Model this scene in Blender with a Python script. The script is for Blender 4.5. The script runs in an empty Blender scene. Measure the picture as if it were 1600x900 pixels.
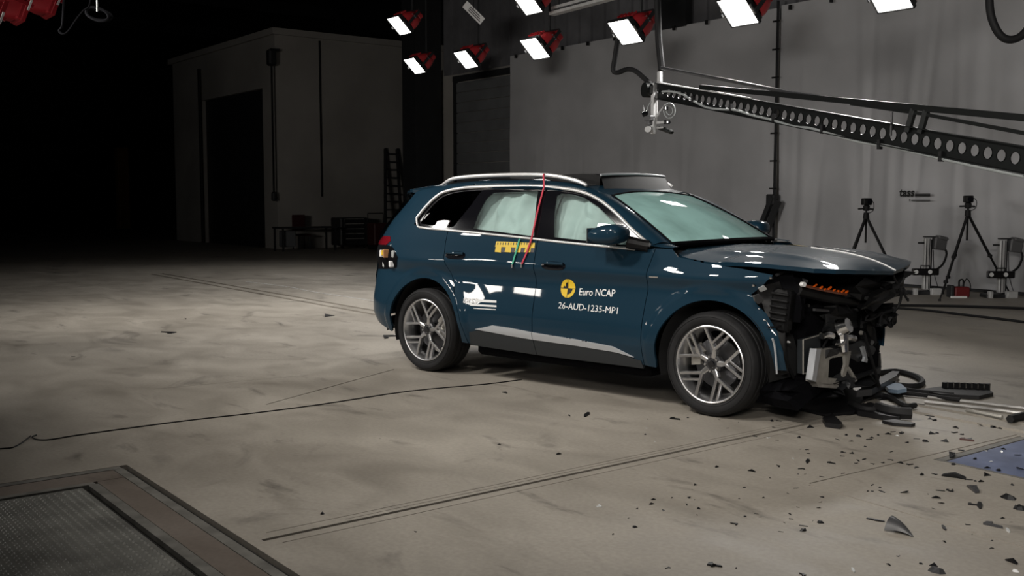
import bpy, math, random
import numpy as np
from mathutils import Vector, Matrix
from mathutils.geometry import delaunay_2d_cdt

scn = bpy.context.scene
COL = scn.collection
rng = random.Random(7)
PI = math.pi

# ------------------------------------------------------------------ camera, world, light, exposure
FPX, PITCH, CAMH, PSI = 1631.9, 0.0839, 1.5663, 0.6514
CF = Vector((-math.cos(PSI), math.sin(PSI), 0)); CR = Vector((math.sin(PSI), math.cos(PSI), 0)); CZ = Vector((0, 0, 1))
CFP = CF * math.cos(PITCH) - CZ * math.sin(PITCH); CUP = CZ * math.cos(PITCH) + CF * math.sin(PITCH)
cam = bpy.data.cameras.new('camera'); camo = bpy.data.objects.new('camera', cam); COL.objects.link(camo)
cam.sensor_width = 36; cam.lens = FPX / 1600 * 36; cam.clip_end = 300; cam.clip_start = 0.05
m = Matrix((CR, CUP, -CFP)).transposed().to_4x4(); m.translation = Vector((0, 0, CAMH)); camo.matrix_world = m
scn.camera = camo
world = bpy.data.worlds.new('dark_hall'); scn.world = world; world.use_nodes = True
world.node_tree.nodes['Background'].inputs[0].default_value = (0.75, 0.85, 1.0, 1)
world.node_tree.nodes['Background'].inputs[1].default_value = 0.009
scn.view_settings.view_transform = 'Standard'; scn.view_settings.look = 'None'
scn.view_settings.gamma = 1.0; scn.view_settings.use_curve_mapping = False
scn.view_settings.exposure = 0.0
scn.cycles.use_denoising = True
scn.cycles.max_bounces = 6; scn.cycles.transparent_max_bounces = 12
scn.cycles.sample_clamp_indirect = 4.0

BACK_POWER, FRONT_POWER = 46.0, 60.0
def area(name, loc, direction, sx, sy, power, spread, parent=None, color=(1, .95, .88)):
    d = bpy.data.lights.new(name, 'AREA'); d.shape = 'RECTANGLE'; d.size = sx; d.size_y = sy
    d.energy = power; d.spread = math.radians(spread); d.color = color
    o = bpy.data.objects.new(name, d); COL.objects.link(o)
    zax = -Vector(direction).normalized(); xax = Vector((1, 0, 0)) if abs(zax.x) < .9 else Vector((0, 1, 0))
    xax = (xax - zax * xax.dot(zax)).normalized(); yax = zax.cross(xax)
    mm = Matrix((xax, yax, zax)).transposed().to_4x4(); mm.translation = Vector(loc)
    if parent: o.parent = parent; mm = parent.matrix_world.inverted() @ mm
    o.matrix_basis = mm
    return o
# near rig lamps, unseen above and left of the camera, plus two added wash lights: (place, aim, share of power)
FRONT = [((-13.6, 2.8, 4.8), (-14.2, 6.2, 0), .72, .62, .5, 90), ((-8.8, 1.3, 4.8), (-8.4, 6.4, 0), .62, .62, .5, 90), ((-6.0, 1.4, 4.8), (-5.6, 5.2, 0), .70, .62, .5, 90), ((-3.2, .8, 4.8), (-3.4, 4.6, 0), .52, .62, .5, 90),
         ((-16.1, -6.6, 4.3), (-8.5, 6.0, .6), .15, .6, .5, 90), ((-15.3, -6.6, 4.3), (-8.5, 6.0, .6), .15, .6, .5, 90), ((-14.3, -6.6, 4.3), (-8.5, 6.0, .6), .15, .6, .5, 90),
         ((1.2, -1.2, 3.8), (-5.6, 17.0, 1.6), 2.0, 3.0, .8, 70), ((-9.0, -5.5, 2.8), (-19.5, 17.0, 3.4), 2.1, 3.0, .8, 80)]  # added large wash lights that brighten the tarpaulins and the back building
for p, tgt, k, sx, sy, spr in FRONT:
    area('near_rig_and_wash_light', p, Vector(tgt) - Vector(p), sx, sy, FRONT_POWER * k, spr)

# ------------------------------------------------------------------ helpers
def ray(px, py): return CFP + CR * ((px - 800) / FPX) - CUP * ((py - 450) / FPX)
C0 = Vector((0, 0, CAMH))
def atz(px, py, z=0.0): d = ray(px, py); return C0 + d * ((z - CAMH) / d.z)
def aty(px, py, Y): d = ray(px, py); return C0 + d * (Y / d.y)
def atx(px, py, X): d = ray(px, py); return C0 + d * (X / d.x)
def atd(px, py, dep): d = ray(px, py); return C0 + d * dep

def link(o, parent=None):
    COL.objects.link(o)
    if parent: o.parent = parent
    return o
def tag(o, label=None, cat=None, group=None, kind=None):
    if label: o['label'] = label
    if cat: o['category'] = cat
    if group: o['group'] = group
    if kind: o['kind'] = kind
    return o
def empty(name, label, cat, loc=(0, 0, 0), rz=0, group=None):
    o = bpy.data.objects.new(name, None); o.empty_display_size = .1; COL.objects.link(o)
    o.matrix_basis = Matrix.Translation(loc) @ Matrix.Rotation(rz, 4, 'Z')
    o.location = loc; o.rotation_euler = (0, 0, rz)
    tag(o, label, cat, group); return o
def copy_tree(o, parent=None):
    c = o.copy(); COL.objects.link(c); c.parent = parent
    for ch in list(o.children): copy_tree(ch, c)
    return c

# ------------------------------------------------------------------ materials
def mat(name, col, rough=.5, metal=0.0, coat=0.0, spec=.5, noise=None, emis=None, emis_s=0, bump=None, aniso=0):
    M = bpy.data.materials.new(name); M.use_nodes = True
    nt = M.node_tree; b = nt.nodes['Principled BSDF']
    b.inputs['Base Color'].default_value = (*col, 1); b.inputs['Roughness'].default_value = rough
    b.inputs['Metallic'].default_value = metal; b.inputs['Coat Weight'].default_value = coat
    b.inputs['Coat Roughness'].default_value = .02; b.inputs['Specular IOR Level'].default_value = spec
    if emis: b.inputs['Emission Color'].default_value = (*emis, 1); b.inputs['Emission Strength'].default_value = emis_s
    tc = nt.nodes.new('ShaderNodeTexCoord')
    if noise:   # (scale, amount, detail)
        n = nt.nodes.new('ShaderNodeTexNoise'); n.inputs['Scale'].default_value = noise[0]; n.inputs['Detail'].default_value = 5
        nt.links.new(tc.outputs['Object'], n.inputs['Vector'])
        mr = nt.nodes.new('ShaderNodeMapRange'); mr.inputs[1].default_value = .3; mr.inputs[2].default_value = .7
        mr.inputs[3].default_value = 1 - noise[1]; mr.inputs[4].default_value = 1 + noise[1]
        nt.links.new(n.outputs[0], mr.inputs[0])
        mx = nt.nodes.new('ShaderNodeVectorMath'); mx.operation = 'SCALE'; mx.inputs[0].default_value = col
        nt.links.new(mr.outputs[0], mx.inputs['Scale']); nt.links.new(mx.outputs[0], b.inputs['Base Color'])
    if bump:
        n2 = nt.nodes.new('ShaderNodeTexNoise'); n2.inputs['Scale'].default_value = bump[0]; n2.inputs['Detail'].default_value = 4
        nt.links.new(tc.outputs['Object'], n2.inputs['Vector'])
        bp = nt.nodes.new('ShaderNodeBump'); bp.inputs['Strength'].default_value = bump[1]; bp.inputs['Distance'].default_value = bump[2]
        nt.links.new(n2.outputs[0], bp.inputs['Height']); nt.links.new(bp.outputs[0], b.inputs['Normal'])
    return M
def glass_mat(name, tint, dust=0.0, dustcol=(.7, .8, .78), refl=1.0):
    M = bpy.data.materials.new(name); M.use_nodes = True; nt = M.node_tree
    for n in list(nt.nodes):
        if n.type != 'OUTPUT_MATERIAL': nt.nodes.remove(n)
    out = [n for n in nt.nodes if n.type == 'OUTPUT_MATERIAL'][0]
    tr = nt.nodes.new('ShaderNodeBsdfTransparent'); tr.inputs[0].default_value = (*tint, 1)
    gl = nt.nodes.new('ShaderNodeBsdfGlossy'); gl.inputs['Roughness'].default_value = .01; gl.inputs[0].default_value = (refl, refl, refl, 1)
    fr = nt.nodes.new('ShaderNodeFresnel'); fr.inputs[0].default_value = 1.5
    mx = nt.nodes.new('ShaderNodeMixShader'); nt.links.new(fr.outputs[0], mx.inputs[0])
    base = tr
    if dust:
        df = nt.nodes.new('ShaderNodeBsdfDiffuse'); df.inputs[0].default_value = (*dustcol, 1)
        m2 = nt.nodes.new('ShaderNodeMixShader')
        tc = nt.nodes.new('ShaderNodeTexCoord'); n = nt.nodes.new('ShaderNodeTexNoise'); n.inputs['Scale'].default_value = 2.5; n.inputs['Detail'].default_value = 4
        nt.links.new(tc.outputs['Object'], n.inputs['Vector'])
        mr = nt.nodes.new('ShaderNodeMapRange'); mr.inputs[1].default_value = .35; mr.inputs[2].default_value = .65
        mr.inputs[3].default_value = dust * .8; mr.inputs[4].default_value = dust * 1.2
        nt.links.new(n.outputs[0], mr.inputs[0]); nt.links.new(mr.outputs[0], m2.inputs[0])
        nt.links.new(tr.outputs[0], m2.inputs[1]); nt.links.new(df.outputs[0], m2.inputs[2]); base = m2
    nt.links.new(base.outputs[0], mx.inputs[1]); nt.links.new(gl.outputs[0], mx.inputs[2])
    nt.links.new(mx.outputs[0], out.inputs[0]); return M

def concrete(name, c_lo, c_hi, rough=(.42, .7), marks=.5):
    M = bpy.data.materials.new(name); M.use_nodes = True; nt = M.node_tree; b = nt.nodes['Principled BSDF']; L = nt.links.new
    tc = nt.nodes.new('ShaderNodeTexCoord')
    def noise(scale, detail, vec, dist=0, ro=.55):
        n = nt.nodes.new('ShaderNodeTexNoise'); n.inputs['Scale'].default_value = scale; n.inputs['Detail'].default_value = detail
        n.inputs['Distortion'].default_value = dist; n.inputs['Roughness'].default_value = ro; L(vec, n.inputs['Vector']); return n.outputs[0]
    def mrange(v, a, c, d, e):
        n = nt.nodes.new('ShaderNodeMapRange'); n.inputs[1].default_value = a; n.inputs[2].default_value = c; n.inputs[3].default_value = d; n.inputs[4].default_value = e; L(v, n.inputs[0]); return n.outputs[0]
    def mul(a, c):
        n = nt.nodes.new('ShaderNodeMath'); n.operation = 'MULTIPLY'; L(a, n.inputs[0]); L(c, n.inputs[1]); return n.outputs[0]
    obj = tc.outputs['Object']
    mp = nt.nodes.new('ShaderNodeMapping'); mp.inputs['Rotation'].default_value = (0, 0, .35); mp.inputs['Scale'].default_value = (.75, 1.25, 1); L(obj, mp.inputs['Vector'])
    mp2 = nt.nodes.new('ShaderNodeMapping'); mp2.inputs['Rotation'].default_value = (0, 0, -.2); mp2.inputs['Scale'].default_value = (.55, 1.5, 1); L(obj, mp2.inputs['Vector'])
    big = noise(.45, 6, obj, .6); mid = noise(1.6, 7, mp.outputs[0], .8); fine = noise(38, 4, obj); streak = noise(2.1, 5, mp2.outputs[0], .5, .6)
    fac = nt.nodes.new('ShaderNodeMath'); fac.operation = 'ADD'; L(mrange(big, .3, .7, 0, .55), fac.inputs[0]); L(mrange(mid, .3, .7, 0, .45), fac.inputs[1])
    mix = nt.nodes.new('ShaderNodeMix'); mix.data_type = 'RGBA'; mix.inputs[6].default_value = (*c_lo, 1); mix.inputs[7].default_value = (*c_hi, 1); L(fac.outputs[0], mix.inputs[0])
    dark = mul(mrange(streak, .61, .74, 1, 1 - marks), mrange(fine, .3, .7, .9, 1.08))
    stain = mrange(noise(.9, 8, mp.outputs[0], 1.6), .62, .70, 1, 1 - marks * .55)
    vm = nt.nodes.new('ShaderNodeVectorMath'); vm.operation = 'SCALE'; L(mix.outputs[2], vm.inputs[0]); L(mul(dark, stain), vm.inputs['Scale'])
    L(vm.outputs[0], b.inputs['Base Color']); L(mrange(mid, .3, .7, rough[0], rough[1]), b.inputs['Roughness'])
    bp = nt.nodes.new('ShaderNodeBump'); bp.inputs['Strength'].default_value = .12; bp.inputs['Distance'].default_value = .01; L(mid, bp.inputs['Height']); L(bp.outputs[0], b.inputs['Normal'])
    return M

M = {}
M['paint'] = mat('dark_teal_paint', (.0090, .030, .051), .5, 0.0, .58, .05)
M['paint_flare'] = M['paint']
M['black'] = mat('black_plastic', (.0055, .0055, .006), .5, spec=.25, noise=(6, .3))
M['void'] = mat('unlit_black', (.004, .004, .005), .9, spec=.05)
M['gloss_black'] = mat('gloss_black', (.006, .006, .008), .08, coat=.5)
M['rubber'] = mat('tyre_rubber', (.013, .013, .014), .7, spec=.3, noise=(9, .25))
M['chrome'] = mat('satin_chrome', (.82, .82, .82), .16, 1.0)
M['trim'] = mat('bright_trim', (.78, .78, .78), .28, .45)
M['alu'] = mat('wheel_aluminium', (.66, .66, .67), .3, 1.0)
M['alu_dark'] = mat('wheel_graphite', (.09, .09, .095), .4, .8)
M['sill'] = mat('sill_silver', (.55, .57, .6), .32, .35)
M['clad'] = mat('sill_cladding', (.022, .026, .030), .5)
M['profile'] = mat('aluminium_profile', (.55, .55, .55), .45, .2, noise=(12, .1))
M['steel'] = mat('bare_steel', (.42, .41, .4), .4, .8, noise=(5, .3))
M['castalu'] = mat('cast_aluminium', (.5, .48, .44), .5, .55, noise=(9, .25))
M['glass'] = glass_mat('green_glass', (.86, .95, .92), .05)
M['screen'] = glass_mat('dusty_windscreen', (.72, .92, .87), .78, (.46, .77, .73))
M['privacy'] = glass_mat('privacy_glass', (.03, .03, .035))
M['airbag'] = mat('airbag_fabric', (.50, .56, .565), .85, noise=(7, .08), bump=(60, .2, .004))
M['fabric'] = mat('seat_cloth', (.02, .02, .022), .8)
M['yellow'] = mat('sticker_yellow', (.78, .52, .03), .4)
M['yellow2'] = mat('ruler_yellow', (.72, .5, .05), .5)
M['white'] = mat('sticker_white', (.8, .8, .8), .45)
M['ink'] = mat('sticker_black', (.008, .008, .008), .4)
M['red_tape'] = mat('red_strap', (.5, .03, .06), .6)
M['green_tape'] = mat('green_strap', (.05, .38, .25), .6)
M['tail'] = mat('tail_lamp_red', (.16, .006, .012), .15, coat=.6)
M['amber_dark'] = mat('amber_housing', (.16, .05, .025), .3)
M['red_shaded'] = mat('shaded_red_housing', (.075, .001, .0025), .75, spec=.1)  # same lamp red darkened, the shade on the near housings put into the colour
M['amber'] = mat('amber_lens', (.55, .09, .01), .2, emis=(1, .14, .01), emis_s=.12)
M['clear'] = mat('clear_lens_shard', (.7, .72, .72), .1, coat=.7)
M['brown'] = mat('brown_block', (.35, .17, .07), .5)
M['red'] = mat('red_lamp_housing', (.42, .022, .028), .45, coat=.2)
M['redbox'] = mat('red_case', (.14, .010, .012), .5)
M['cable'] = mat('black_cable', (.010, .010, .011), .65, spec=.25)
M['cable_grey'] = mat('pale_cable', (.34, .36, .36), .5)
M['darksteel'] = mat('dark_painted_steel', (.016, .017, .019), .5, noise=(3, .2))
M['jib'] = mat('jib_black', (.007, .008, .008), .45, spec=.35)
M['lamp_face'] = mat('lamp_glow', (.9, .9, .9), .4, emis=(1, .97, .92), emis_s=9)
M['floor'] = concrete('worn_concrete', (.24, .215, .183), (.42, .385, .335), marks=.55)
M['pit'] = mat('joint_filler', (.012, .011, .01), .8)
M['border'] = concrete('plate_border_concrete', (.14, .115, .095), (.22, .185, .16))
M['angle'] = mat('steel_angle', (.2, .193, .175), .55, .25, noise=(8, .3))
M['tread'] = mat('chequer_steel', (.23, .228, .21), .4, .3, noise=(3, .35))
M['blue'] = mat('blue_floor_paint', (.13, .16, .27), .5, noise=(4, .3))
M['blockwall'] = mat('painted_wall', (.34, .322, .298), .85, noise=(.5, .15))
M['tarp'] = mat('grey_tarpaulin', (.40, .40, .415), .55, noise=(.7, .14))
M['clad_wall'] = mat('dark_cladding', (.12, .12, .13), .6, noise=(2, .2))
M['wall_dark'] = mat('grey_shutter', (.12, .125, .13), .6, noise=(2, .15))
M['ceiling'] = mat('dark_ceiling', (.02, .02, .02), .9)
M['shard'] = mat('black_shard', (.007, .007, .008), .45, spec=.35)
M['shardgrey'] = mat('grey_shard', (.05, .05, .053), .4)
M['greybox'] = mat('grey_camera_box', (.085, .085, .088), .5)
M['column_yellow'] = mat('yellow_column', (.35, .16, .02), .6)
M['liner'] = mat('felt_liner', (.014, .014, .015), .95)
M['dimred'] = mat('dim_red', (.045, .006, .007), .6)
M['rustred'] = mat('rust_red', (.07, .028, .024), .6)
M['blueplastic'] = mat('pale_blue_film', (.22, .3, .4), .35)

# ------------------------------------------------------------------ mesh builder
class MB:
    def __init__(s): s.v = []; s.f = []
    def add(s, vs, fs):
        o = len(s.v); s.v += [tuple(v) for v in vs]; s.f += [tuple(i + o for i in f) for f in fs]; return s
    def box(s, c, size, rot=None, bev=0.0):
        c = Vector(c); hx, hy, hz = (x / 2 for x in size); R = rot or Matrix.Identity(3)
        b = min(bev, hx * .9, hy * .9, hz * .9)
        if b <= 0:
            P = [Vector((x, y, z)) for z in (-hz, hz) for y in (-hy, hy) for x in (-hx, hx)]
            F = [(0, 2, 3, 1), (4, 5, 7, 6), (0, 1, 5, 4), (2, 6, 7, 3), (0, 4, 6, 2), (1, 3, 7, 5)]
        else:   # chamfered vertical outline plus chamfered top and bottom
            def loop(i, z): 
                x0, y0 = hx - i, hy - i; k = b
                return [Vector(q) for q in ((-x0 + k, -y0, z), (x0 - k, -y0, z), (x0, -y0 + k, z), (x0, y0 - k, z), (x0 - k, y0, z), (-x0 + k, y0, z), (-x0, y0 - k, z), (-x0, -y0 + k, z))]
            P = loop(b * .7, -hz) + loop(0, -hz + b) + loop(0, hz - b) + loop(b * .7, hz); F = [tuple(range(7, -1, -1)), tuple(range(24, 32))]
            for r in range(3):
                for k in range(8): F.append((r * 8 + k, r * 8 + (k + 1) % 8, (r + 1) * 8 + (k + 1) % 8, (r + 1) * 8 + k))
        return s.add([c + R @ p for p in P], F)
    def bar(s, p0, p1, w, h, up=(0, 0, 1)):
        p0 = Vector(p0); p1 = Vector(p1); d = (p1 - p0); L = d.length; d = d / L; u = Vector(up)
        y = u.cross(d)
        if y.length < 1e-4: y = Vector((0, 1, 0)).cross(d)
        y.normalize(); z = d.cross(y)
        return s.box((p0 + p1) / 2, (L, w, h), Matrix((d, y, z)).transposed())
    def cyl(s, p0, p1, r0, r1=None, n=12, caps=True):
        r1 = r0 if r1 is None else r1; p0 = Vector(p0); p1 = Vector(p1); d = (p1 - p0).normalized()
        a = Vector((0, 0, 1)) if abs(d.z) < .9 else Vector((1, 0, 0)); x = a.cross(d).normalized(); y = d.cross(x)
        P = [p + (x * math.cos(t) + y * math.sin(t)) * r for p, r in ((p0, r0), (p1, r1)) for t in (2 * PI * k / n for k in range(n))]
        F = [(k, (k + 1) % n, n + (k + 1) % n, n + k) for k in range(n)]
        if caps: F += [tuple(range(n - 1, -1, -1)), tuple(range(n, 2 * n))]
        return s.add(P, F)
    def tube(s, pts, r, n=8, closed=False, smooth=3):
        pts = [Vector(p) for p in pts]
        if smooth > 1 and len(pts) > 2:
            Q = []; N = len(pts); rg = range(N if closed else N - 1)
            for i in rg:
                a, b, c, d = (pts[(i - 1) % N] if (closed or i > 0) else pts[0], pts[i], pts[(i + 1) % N], pts[(i + 2) % N] if (closed or i + 2 < N) else pts[-1])
                for k in range(smooth):
                    t = k / smooth; Q.append(.5 * ((2 * b) + (c - a) * t + (2 * a - 5 * b + 4 * c - d) * t * t + (3 * b - a - 3 * c + d) * t ** 3))
            if not closed: Q.append(pts[-1])
            pts = Q
        N = len(pts); P = []; prev = None
        for i, p in enumerate(pts):
            a = pts[(i - 1) % N] if (closed or i > 0) else p; b = pts[(i + 1) % N] if (closed or i < N - 1) else p
            d = (b - a).normalized()
            if prev is None:
                up = Vector((0, 0, 1)) if abs(d.z) < .9 else Vector((1, 0, 0)); x = up.cross(d).normalized()
            else: x = (prev - d * prev.dot(d)).normalized()
            prev = x; y = d.cross(x); rr = r[i * (len(r) - 1) // max(1, N - 1)] if isinstance(r, (list, tuple)) else r
            P += [p + (x * math.cos(2 * PI * k / n) + y * math.sin(2 * PI * k / n)) * rr for k in range(n)]
        F = []
        for i in range(N if closed else N - 1):
            j = (i + 1) % N; F += [(i * n + k, i * n + (k + 1) % n, j * n + (k + 1) % n, j * n + k) for k in range(n)]
        if not closed: F += [tuple(range(n - 1, -1, -1)), tuple((N - 1) * n + k for k in range(n))]
        return s.add(P, F)
    def lathe(s, prof, n=48, axis='y', c=(0, 0, 0), closed=False):
        # prof: (radius, offset along axis)
        P = []; c = Vector(c)
        for r, h in prof:
            for k in range(n):
                t = 2 * PI * k / n; a, b = r * math.cos(t), r * math.sin(t)
                P.append(c + (Vector((a, h, b)) if axis == 'y' else Vector((a, b, h)) if axis == 'z' else Vector((h, a, b))))
        m_ = len(prof); F = []
        for i in range(m_ if closed else m_ - 1):
            j = (i + 1) % m_; F += [(i * n + k, i * n + (k + 1) % n, j * n + (k + 1) % n, j * n + k) for k in range(n)]
        return s.add(P, F)
    def prism(s, poly, h, T=None):
        # poly: 2D outline (x, y); extruded along z from 0 to h; T: 4x4
        T = T or Matrix.Identity(4); n = len(poly)
        P = [T @ Vector((x, y, 0)) for x, y in poly] + [T @ Vector((x, y, h)) for x, y in poly]
        return s.add(P, [tuple(range(n - 1, -1, -1)), tuple(range(n, 2 * n))] + [(k, (k + 1) % n, n + (k + 1) % n, n + k) for k in range(n)])
    def build(s, name, material, parent=None, smooth=False, loc=None, ang=35):
        me = bpy.data.meshes.new(name); me.from_pydata(s.v, [], s.f)
        import bmesh
        bm = bmesh.new(); bm.from_mesh(me); bmesh.ops.recalc_face_normals(bm, faces=bm.faces); bm.to_mesh(me); bm.free()
        me.materials.append(M[material])
        if smooth:
            me.shade_smooth() if hasattr(me, 'shade_smooth') else None
            me.set_sharp_from_angle(angle=math.radians(ang))
        o = bpy.data.objects.new(name, me); link(o, parent)
        if loc is not None: o.location = loc
        return o
def structure(o): o['kind'] = 'structure'; return o

# 2D region triangulation -------------------------------------------------
def inside(poly, P):
    x, y = P[:, 0], P[:, 1]; r = np.zeros(len(P), bool); n = len(poly)
    for i in range(n):
        x1, y1 = poly[i]; x2, y2 = poly[(i + 1) % n]
        if y1 == y2: continue
        c = ((y1 > y) != (y2 > y)) & (x < (x2 - x1) * (y - y1) / (y2 - y1) + x1); r ^= c
    return r
def resample(poly, step):
    out = []; n = len(poly)
    for i in range(n):
        a = np.array(poly[i], float); b = np.array(poly[(i + 1) % n], float); k = max(1, int(np.linalg.norm(b - a) / step + .5))
        for j in range(k): out.append(tuple(a + (b - a) * j / k))
    return out
def tri_region(outline, res, holes=()):
    loops = [resample(outline, res * .8)] + [resample(h, res * .8) for h in holes]
    V = []; E = []
    for lp in loops:
        o = len(V); V += lp; E += [(o + k, o + (k + 1) % len(lp)) for k in range(len(lp))]
    B = np.array(V); x0, y0 = B.min(0); x1, y1 = B.max(0)
    gx, gy = np.meshgrid(np.arange(x0 + res / 2, x1, res), np.arange(y0 + res / 2, y1, res)); gx = gx + (np.arange(gx.shape[0]) % 2)[:, None] * res / 2
    G = np.stack([gx.ravel(), gy.ravel()], 1)
    ins = inside(loops[0], G)
    for lp in loops[1:]: ins &= ~inside(lp, G)
    G = G[ins]
    if len(G):
        keep = np.ones(len(G), bool)
        for b in B: keep &= ((G - b) ** 2).sum(1) > (res * .45) ** 2
        G = G[keep]
    pts = [Vector(p) for p in V] + [Vector(p) for p in G]
    vo, eo, fo, _, _, _ = delaunay_2d_cdt(pts, E, [], 0, 1e-7)
    VO = np.array([tuple(v) for v in vo]); F = np.array([f for f in fo if len(f) == 3]); C = VO[F].mean(1)
    ok = inside(loops[0], C)
    for lp in loops[1:]: ok &= ~inside(lp, C)
    return VO, F[ok]
def surf(name, outline, func, outward, material, parent=None, res=.03, lip=.02, holes=(), back=False):
    """mesh over a 2D outline mapped through func(u,v)->(N,3); smooth analytic normals; edges turned in by lip"""
    V, F = tri_region(outline, res, holes); e = .004
    P = func(V[:, 0], V[:, 1]); du = func(V[:, 0] + e, V[:, 1]) - func(V[:, 0] - e, V[:, 1]); dv = func(V[:, 0], V[:, 1] + e) - func(V[:, 0], V[:, 1] - e)
    N = np.cross(du, dv); N /= np.linalg.norm(N, axis=1)[:, None] + 1e-12
    O_ = outward(P) if callable(outward) else np.array(outward)
    N *= np.sign((N * O_).sum(1))[:, None]
    fn = np.cross(P[F[:, 1]] - P[F[:, 0]], P[F[:, 2]] - P[F[:, 0]]); flip = (fn * N[F[:, 0]]).sum(1) < 0
    F[flip] = F[flip][:, ::-1]
    faces = [tuple(int(i) for i in f) for f in F]; nv = len(P); LN = [N[i] for f in faces for i in f]
    verts = [tuple(p) for p in P]
    if lip:
        cnt = {}
        for f in faces:
            for k in range(3): cnt[(f[k], f[(k + 1) % 3])] = 1
        be = [ab for ab in cnt if (ab[1], ab[0]) not in cnt]
        ids = {}
        for a, b in be:
            for i in (a, b):
                if i not in ids: ids[i] = len(verts); verts.append(tuple(P[i])); verts.append(tuple(P[i] - N[i] * lip))
        for a, b in be:
            q = (ids[b], ids[a], ids[a] + 1, ids[b] + 1); faces.append(q)
            A, Bv, Cv = (np.array(verts[q[0]]), np.array(verts[q[1]]), np.array(verts[q[2]])); n = np.cross(Bv - A, Cv - Bv); n /= np.linalg.norm(n) + 1e-12
            LN += [n] * 4
    me = bpy.data.meshes.new(name); me.from_pydata(verts, [], faces); me.materials.append(M[material])
    me.polygons.foreach_set('use_smooth', [True] * len(me.polygons))
    me.normals_split_custom_set([tuple(n) for n in LN])
    o = bpy.data.objects.new(name, me); return link(o, parent)
def grid(name, nu, nv, func, material, parent=None, smooth=True, closed_u=False):
    P = [func(i / (nu - 1), j / (nv - 1)) for i in range(nu) for j in range(nv)]
    F = [(i * nv + j, (i + 1) * nv + j, (i + 1) * nv + j + 1, i * nv + j + 1) for i in range(nu - 1) for j in range(nv - 1)]
    b = MB(); b.add(P, F); return b.build(name, material, parent, smooth)
def text_mesh(s, size, bold=0.0, shear=0.0, spacing=1.0):
    cu = bpy.data.curves.new('lettering', 'FONT'); cu.body = s; cu.size = size; cu.offset = bold; cu.shear = shear; cu.space_character = spacing; cu.resolution_u = 3
    ob = bpy.data.objects.new('lettering', cu); COL.objects.link(ob); dg = bpy.context.evaluated_depsgraph_get()
    me = bpy.data.meshes.new_from_object(ob.evaluated_get(dg)); bpy.data.objects.remove(ob); bpy.data.curves.remove(cu)
    V = np.array([tuple(v.co) for v in me.vertices]); F = [tuple(p.vertices) for p in me.polygons]; bpy.data.meshes.remove(me); return V, F

# ================================================================== THE SETTING
FL = lambda x, y: np.stack([x, y, np.zeros_like(x)], 1)
def line_quad(p, q, w):
    p = np.array(p[:2], float); q = np.array(q[:2], float); d = (q - p) / np.linalg.norm(q - p); n = np.array([-d[1], d[0]]) * w / 2
    return [tuple(p + n), tuple(q + n), tuple(q - n), tuple(p - n)]
grooves = [
    line_quad((-4.44, -8), (-4.50, 6.85), .03),                                  # slab joint across the track
    line_quad((-22.4, 7.335), (-1.0, 6.94), .085),                                 # track slots
    line_quad((-22.4, 7.575), (-1.0, 7.20), .085),
    line_quad((-3.52, 4.76), (-3.43, 6.88), .012), line_quad((-3.50, 4.73), (1.0, 4.40), .014),
    line_quad((-4.36, 2.0), (-4.415, 6.8), .006), line_quad((-4.54, 2.0), (-4.595, 6.8), .006), line_quad((-4.50, 2.4), (-4.555, 6.6), .005),
    line_quad(atz(416, 632), atz(616, 577), .014), line_quad(atz(240, 608), atz(480, 586), .005),
]
PX0, PY0 = -6.235, 1.875      # corner of the pit cover
hole_pit = [(PX0, PY0), (3.0, PY0), (3.0, -6.0), (PX0, -6.0)]
# the joint across the track stops at the pit cover and starts again beyond it
grooves[0] = line_quad((-4.445, 1.94), (-4.50, 6.85), .03)
BX0, BY0 = -3.40, 5.80        # corner of the blue plate
hole_blue = [(BX0, BY0), (2.0, BY0 - .1), (2.0, 6.80), (BX0, 6.86)]
floor = surf('floor', [(-64, -9), (7, -9), (7, 23), (-64, 23)], FL, (0, 0, 1), 'floor', None, 1.6, .03, grooves + [hole_pit, hole_blue])
structure(floor)
for g in grooves:
    surf('joint_filler', [(x, y) for x, y in g], lambda x, y: np.stack([x, y, x * 0 - .02], 1), (0, 0, 1), 'pit', floor, 1.0, 0)

# pit cover: concrete border between steel angles, chequer plate in the middle
pit = empty('pit_cover', 'chequered steel pit cover with concrete border set flush in the floor at lower left', 'floor plate', (PX0, PY0, 0))
def flat(name, x0, y0, x1, y1, mt, z=0.0, t=.03, parent=pit):
    b = MB(); b.box(((x0 + x1) / 2 - PX0, (y0 + y1) / 2 - PY0, z - t / 2), (abs(x1 - x0), abs(y1 - y0), t)); return b.build(name, mt, parent)
IX, IY = -5.885, 1.535
g = .012
flat('steel_edge', PX0 + .016, PY0 - .05, PX0 + .075, -6, 'angle', .002); flat('steel_edge', PX0 + .078, PY0 - .045, 3, PY0 - .098, 'angle', .002)
flat('concrete_border', PX0 + .08, PY0 - .10, IX - .075, -6, 'border'); flat('concrete_border', IX - .07, PY0 - .10, 3, IY + .09, 'border')
flat('steel_edge', IX - .07, IY + .07, IX - .02, -6, 'angle', .002); flat('steel_edge', IX - .018, IY + .085, 3, IY + .03, 'angle', .002)
flat('pit_bottom', PX0, PY0, 3, -6, 'pit', -.031, .02)
tp = flat('tread_plate', IX, IY - .006, 3, -6, 'tread', -.004)
lug = MB(); k = 0
for ix in range(150):
    for iy in range(48):
        x = IX - PX0 + .03 + ix * .0225; y = IY - PY0 - .03 - iy * .040 - (.007 if ix % 2 else 0)
        if x > 3.3 or y < -1.95: continue
        L, w, a = .013, .0055, (.75 if ix % 2 else -.75); ca, sa = math.cos(a), math.sin(a)
        q = [(-L, 0), (0, -w), (L, 0), (0, w)]
        lug.add([(x + u * ca - v * sa, y + u * sa + v * ca, -.004) for u, v in q] + [(x, y, .003)], [(0, 1, 4), (1, 2, 4), (2, 3, 4), (3, 0, 4)])
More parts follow.
